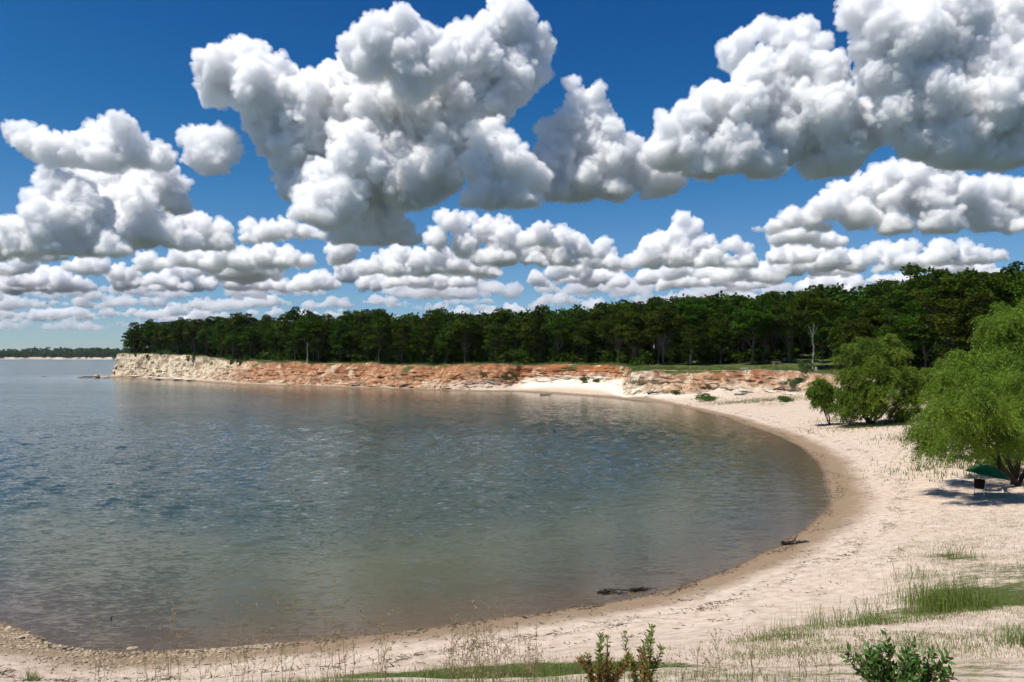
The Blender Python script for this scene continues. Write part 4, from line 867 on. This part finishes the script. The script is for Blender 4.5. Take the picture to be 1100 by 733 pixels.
# ---------- driftwood ----------
M_drift = mat_noisy('grey_driftwood', (.11, .09, .07), (.34, .30, .25), 7, .9, .1, .01, (1, 1, .4)); M_black = mat_noisy('black_wet_wood', (.006, .005, .005), (.03, .024, .02), 9, .5, .4, .01)
def wood(name, loc, segs, mat, label, cat, seed, sides=7):
    rs = np.random.RandomState(seed); tv, tq = tubes([limb(a, b, r0, r1, rs, 7, .06) for a, b, r0, r1 in segs], sides); o = link(name, mesh_np(name, tv, tq, mat)); o.location = loc; o['label'] = label; o['category'] = cat; return o
c = hit(856, 584)
wood('driftwood_branch', c, [((-.75, .0, .05), (.55, -.1, .08), .10, .06), ((-.2, 0, .08), (.1, .1, .42), .05, .015), ((.3, 0, .1), (1.1, -.35, .02), .06, .02), ((-.4, .0, .06), (-.1, -.3, .05), .05, .02), ((0, 0, .1), (-.3, .2, .28), .03, .01)], M_black, 'dark driftwood branch with a raised stub at the water edge', 'driftwood', 1)
c = G(668, 636, 0)
wood('driftwood_tangle', (c[0], c[1], 0), [((-1.0, -.1, .02), (-.35, .12, .05), .05, .03), ((-.9, .1, .03), (-.2, -.1, .03), .05, .03), ((-.4, .1, .03), (.5, .25, .02), .025, .02), ((.35, .2, .03), (1.1, .3, .04), .06, .03), ((.5, .1, .03), (.95, .4, .05), .06, .025), ((-.8, -.15, .02), (-.5, -.05, .08), .06, .04), ((.9, .3, .02), (1.5, .55, .02), .02, .01), ((-.2, -.25, .01), (.2, -.2, .02), .03, .01)], M_black, 'black tangle of soaked driftwood lying in the shallows', 'driftwood', 2)
c = G(595.5, 464, 0); wood('wooden_stub', c, [((0, 0, -.6), (.03, 0, .28), .07, .09), ((0, 0, .1), (-.13, 0, .40), .05, .03), ((0, 0, .1), (.14, .02, .38), .05, .03)], M_black, 'small dark forked stub sticking out of the water in mid bay', 'stub', 3)
c = G(119, 664, 0); wood('wooden_stub', c, [((0, 0, -.3), (.02, 0, .05), .03, .03), ((0, 0, .03), (.10, 0, .06), .025, .012)], M_black, 'tiny dark stub showing above the water off the stony shore', 'stub', 4)
c = G(586, 424.6, 0); wood('driftwood_log', (c[0], c[1], .12), [((-1.4, 0, 0), (1.4, .2, .1), .2, .16), ((-.9, .3, .05), (1.0, .5, .1), .12, .1), ((.6, 0, .1), (1.3, .4, .5), .07, .03)], M_drift, 'grey log floating at the edge of the far beach', 'log', 5)
for i, (px, py, L, l) in enumerate([(505,413,5,'grey branching snag on the shore under the orange bank, left of the logs'),(527,411,6,'longest grey log piled at the end of the orange bank'),(540,410,5,'dark log resting against the sand apron'),(385,413,5,'bleached snag fallen on the shore in the middle of the orange bank'),(436,416,4,'short dark snag at the waterline of the orange bank'),(702,424,2.6,'dark stick lying on the sand by the white corner'),(800,425,4,'brown log on the sand below the right part of the bank'),(836,421,4,'weathered log under the bank near the dark bush'),(339,409,4,'pale snag on the shore at the left part of the orange bank')]):
    c = hit(px, py); r_ = np.random.RandomState(i+60)
    wood('driftwood_log', (c[0], c[1], c[2]+.1), [((-L/2, 0, .1), (L/2, r_.normal()*.6, .5), .22, .12), ((-L*.2, 0, .2), (L*.15, -.5, 1.2), .10, .04), ((L*.1, 0, .2), (L*.45, .3, 1.1), .09, .03), ((0, 0, .2), (-L*.3, .4, .9), .08, .03)], M_drift if 'dark' not in l else M_black, l, 'log', 70+i)
# ---------- umbrella, chair ----------
def simple(name, col, rough=.6, spec=.3, trans=0.):
    m, nt = newmat(name); p = geo_pos(nt); n = noise(nt, 9, 3, .6, p); b = finish(nt, mix(nt, mth(nt, 'MULTIPLY', n, .35), col, tuple(c*.55 for c in col)), rough, spec)
    return m
M_green, nt = newmat('green_canopy')
b = N(nt, 'ShaderNodeBsdfPrincipled', {'Base Color': (.004, .085, .045, 1), 'Roughness': .6, 'Specular IOR Level': .3}); t = N(nt, 'ShaderNodeBsdfTranslucent', {'Color': (.005, .16, .09, 1)}); s = N(nt, 'ShaderNodeMixShader', {0: .45}); nt.links.new(b.outputs[0], s.inputs[1]); nt.links.new(t.outputs[0], s.inputs[2]); N(nt, 'ShaderNodeOutputMaterial', {'Surface': s.outputs[0]})
M_pole = simple('white_pole', (.7, .7, .68), .4); M_redcloth = simple('dark_red_cloth', (.05, .012, .010), .9); M_steel = simple('dark_steel', (.05, .05, .05), .4)
c = hit(1056, 534); e = bpy.data.objects.new('beach_umbrella', None); COL.objects.link(e); e.location = c; e.rotation_euler = (radians(4), radians(11), .3); e['label'] = 'dark green beach umbrella tilted over the sand in the willow shade'; e['category'] = 'umbrella'
Ru = 1.18; hb = 1.5; nr = 8; V = [(0, 0, hb+.42)]; Fc = []
for j, u in enumerate((.33, .66, 1.)):
    for i in range(32):
        a = i*2*pi/32; sc = 1-.06*abs(math.sin(a*4))*u; V.append((cos(a)*Ru*u*sc, sin(a)*Ru*u*sc, hb+.42-.60*u**2.-.03*u*abs(math.sin(a*4))))
for i in range(32):
    j = (i+1) % 32; Fc.append((0, 1+i, 1+j))
    for k in range(2): q = 1+k*32; Fc += [(q+i, q+32+i, q+32+j), (q+i, q+32+j, q+j)]
link('canopy', mesh_np('canopy', V, Fc, M_green), e)
tv, tq = tubes([(np.array([(0, 0, -.3), (0, 0, .8), (0, 0, hb+.45)]), np.full(3, .018))], 8); link('pole', mesh_np('pole', tv, tq, M_pole), e)
for i in range(8):
    a = i*2*pi/8; tv, tq = tubes([(np.array([(cos(a)*Ru*u, sin(a)*Ru*u, hb+.405-.60*u**2.) for u in (0.02, .35, .7, .99)]), np.full(4, .006))], 4); link('rib', mesh_np('rib', tv, tq, M_steel), e)
tv, tq = tubes([(np.array([(0, 0, hb+.42), (0, 0, hb+.5)]), np.array([.02, .008]))], 6); link('finial', mesh_np('finial', tv, tq, M_pole), e)
def slab(P, t, name, mat, par):
    """a sling of cloth: quad strip P (n x 2 x 3) thickened by t"""
    P = np.asarray(P, float); n = len(P); V = np.concatenate([P.reshape(-1, 3), P.reshape(-1, 3)-[0, 0, t]]); F_ = []
    for i in range(n-1):
        a = 2*i; F_ += [(a, a+1, a+3, a+2), (a+2*n, a+2+2*n, a+3+2*n, a+1+2*n), (a, a+2, a+2+2*n, a+2*n), (a+1, a+1+2*n, a+3+2*n, a+3)]
    m_ = 2*n; F_ += [(0, m_, m_+1, 1), (m_-2, m_-1, 2*m_-1, 2*m_-2)]; link(name, mesh_np(name, V, F_, mat), par)
c = hit(1053, 532); e = bpy.data.objects.new('camp_chair', None); COL.objects.link(e); e.location = c; e.rotation_euler = (0, 0, -.5); e['label'] = 'dark red folding camp chair in the shade under the green umbrella'; e['category'] = 'chair'
slab([[(-.27, y, z), (.27, y, z)] for y, z in ((-.25, .44), (-.05, .39), (.2, .40))], .02, 'seat', M_redcloth, e)
slab([[(-.27, y, z), (.27, y, z)] for y, z in ((.21, .42), (.30, .68), (.36, .92))], .02, 'backrest', M_redcloth, e)
for sx in (-1, 1):
    for pa in ([(sx*.29, -.27, 0), (sx*.29, .22, .43)], [(sx*.29, .30, 0), (sx*.29, -.24, .46)]):
        tv, tq = tubes([(np.array(pa), np.full(2, .013))], 6); link('leg', mesh_np('leg', tv, tq, M_steel), e)
    tv, tq = tubes([(np.array([(sx*.3, -.26, .62), (sx*.3, .27, .62)]), np.full(2, .022))], 6); link('armrest', mesh_np('armrest', tv, tq, M_steel), e)
    tv, tq = tubes([(np.array([(sx*.29, .2, .38), (sx*.28, .36, .95)]), np.full(2, .013))], 6); link('back_post', mesh_np('back_post', tv, tq, M_steel), e)
# ---------- things among the oaks ----------
M_board = simple('weathered_boards', (.42, .38, .32), .9); M_conc = simple('pale_concrete', (.50, .46, .40), .95); M_post = simple('reddish_post', (.30, .20, .13), .9)
def box_np(x0, x1, y0, y1, z0_, z1):
    V = [(x, y, z) for z in (z0_, z1) for y in (y0, y1) for x in (x0, x1)]; return V, [(0, 2, 3, 1), (4, 5, 7, 6), (0, 1, 5, 4), (2, 6, 7, 3), (0, 4, 6, 2), (1, 3, 7, 5)]
def box(name, dims, mat, par=None):
    V, Fc = box_np(*dims); bm = bmesh.new(); vs = [bm.verts.new(v) for v in V]; [bm.faces.new([vs[i] for i in f]) for f in Fc]
    bmesh.ops.bevel(bm, geom=bm.edges[:], offset=min(.015, .2*min(dims[1]-dims[0], dims[3]-dims[2], dims[5]-dims[4])), segments=1, affect='EDGES'); me = bpy.data.meshes.new(name); bm.to_mesh(me); bm.free(); me.materials.append(mat); return link(name, me, par)
def picnic(px, py, label, rz):
    c = hit(px, py); e = bpy.data.objects.new('picnic_table', None); COL.objects.link(e); e.location = c; e.rotation_euler = (0, 0, rz); e['label'] = label; e['category'] = 'picnic table'
    box('tabletop', (-1, 1, -.38, .38, .72, .77), M_board, e)
    for s in (-1, 1):
        box('bench', (-1, 1, s*.72-.13, s*.72+.13, .42, .46), M_board, e)
        box('leg', (s*.7-.04, s*.7+.04, -.3, .3, -.1, .72), M_board, e); box('bench_support', (s*.7+.045, s*.7+.1, -.75, .75, .34, .419), M_board, e)
picnic(845, 388, 'weathered picnic table under the oaks, left of the pale tree trunk', .3)
picnic(834, 392, 'picnic table nearer the rim of the bank, beside the concrete slab', .1)
c = hit(806, 396.3); e = box('concrete_slab', (-3.2, 3.2, -1.1, 1.1, -.3, .22), M_conc); e.location = c; e.rotation_euler = (0, 0, -.05); e['label'] = 'pale concrete slab lying along the rim of the bank under the oaks'; e['category'] = 'slab'
c = hit(876.5, 399.5); e = box('short_post', (-.16, .16, -.16, .16, -.2, .95), M_conc); e.location = c; e['label'] = 'short pale post at the foot of the tall pale trunk on the rim'; e['category'] = 'post'
M_pale = mat_noisy('pale_bark', (.26, .24, .21), (.46, .43, .38), 5, .95, .1, .03, (1, 1, .3))
def lone_tree(px, py, h, r, label, seed, var):
    c = hit(px, py); rs = np.random.RandomState(seed); tv, tq = tubes([limb((0, 0, -.5), (rs.normal()*.25, .3, h*.62), r, r*.55, rs, 9, .02), limb((0, .1, h*.4), (1.6, .5, h*.62), r*.4, r*.15, rs, 6, .05), limb((0, .1, h*.45), (-1.5, .5, h*.68), r*.4, r*.15, rs, 6, .05)], 8)
    e = bpy.data.objects.new('oak_tree', None); COL.objects.link(e); e.location = c; link('trunk', mesh_np('oak_trunk', tv, tq, M_pale), e)
    cr2 = link('crown', OAKS[var][0], e); cr2.scale = (.9, .9, .8); cr2.location = (0, 0, h*.24); e['label'] = label; e['category'] = 'tree'
for i, a in enumerate([(873, 397.5, 16, .24, 'oak with the palest straight bare trunk, above the short post on the rim'), (704, 390, 15, .27, 'oak with a pale trunk at the left of the lawn on the bank'), (742, 391.5, 15, .30, 'thick grey-trunked oak nearest the rim in the middle of the lawn'), (793, 389, 15, .22, 'slender grey-trunked oak at the right of the lawn, left of the slab'), (330, 390.5, 14, .22, 'oak with a pale bare trunk close to the rim above the orange bank')]):
    lone_tree(*a[:4], a[4], 80+i, (2, 6, 2, 6, 2)[i])
c0 = hit(1003, 420); fe = bpy.data.objects.new('wooden_fence', None); COL.objects.link(fe)
zf = []
for i in range(5):
    p = D(958+i*14, 401, 126-i*1.0); zf.append((p[0], p[1], ground(p[0], p[1], 4)))
fe.location = zf[0]; fe['label'] = 'brown post and rail fence glimpsed between the bushy willow and the tall willow'; fe['category'] = 'fence'
for p in zf:
    q = np.array(p)-zf[0]; tv, tq = tubes([(np.array([q+[0, 0, -.4], q+[0, 0, 1.35]]), np.full(2, .10))], 6); link('post', mesh_np('post', tv, tq, M_post), fe)
for zz_ in (.6, 1.15):
    tv, tq = tubes([(np.array([np.array(p)-zf[0]+[0, 0, zz_] for p in zf]), np.full(5, .05))], 5); link('rail', mesh_np('rail', tv, tq, M_post), fe)
# ---------- the air over the lake ----------
m, nt = newmat('haze'); v = N(nt, 'ShaderNodeVolumePrincipled', {'Color': (.80, .88, 1, 1), 'Density': HAZE, 'Anisotropy': .3})
N(nt, 'ShaderNodeOutputMaterial', {'Volume': v.outputs[0]})
x0, x1, y0, y1, z0_, z1 = -7100, 7100, -700, 12100, -5.5, 75
hz = link('haze', mesh_np('haze', [(x, y, z) for z in (z0_, z1) for y in (y0, y1) for x in (x0, x1)], [(0, 2, 3, 1), (4, 5, 7, 6), (0, 1, 5, 4), (2, 6, 7, 3), (0, 4, 6, 2), (1, 3, 7, 5)], m, False)); hz['kind'] = 'stuff'
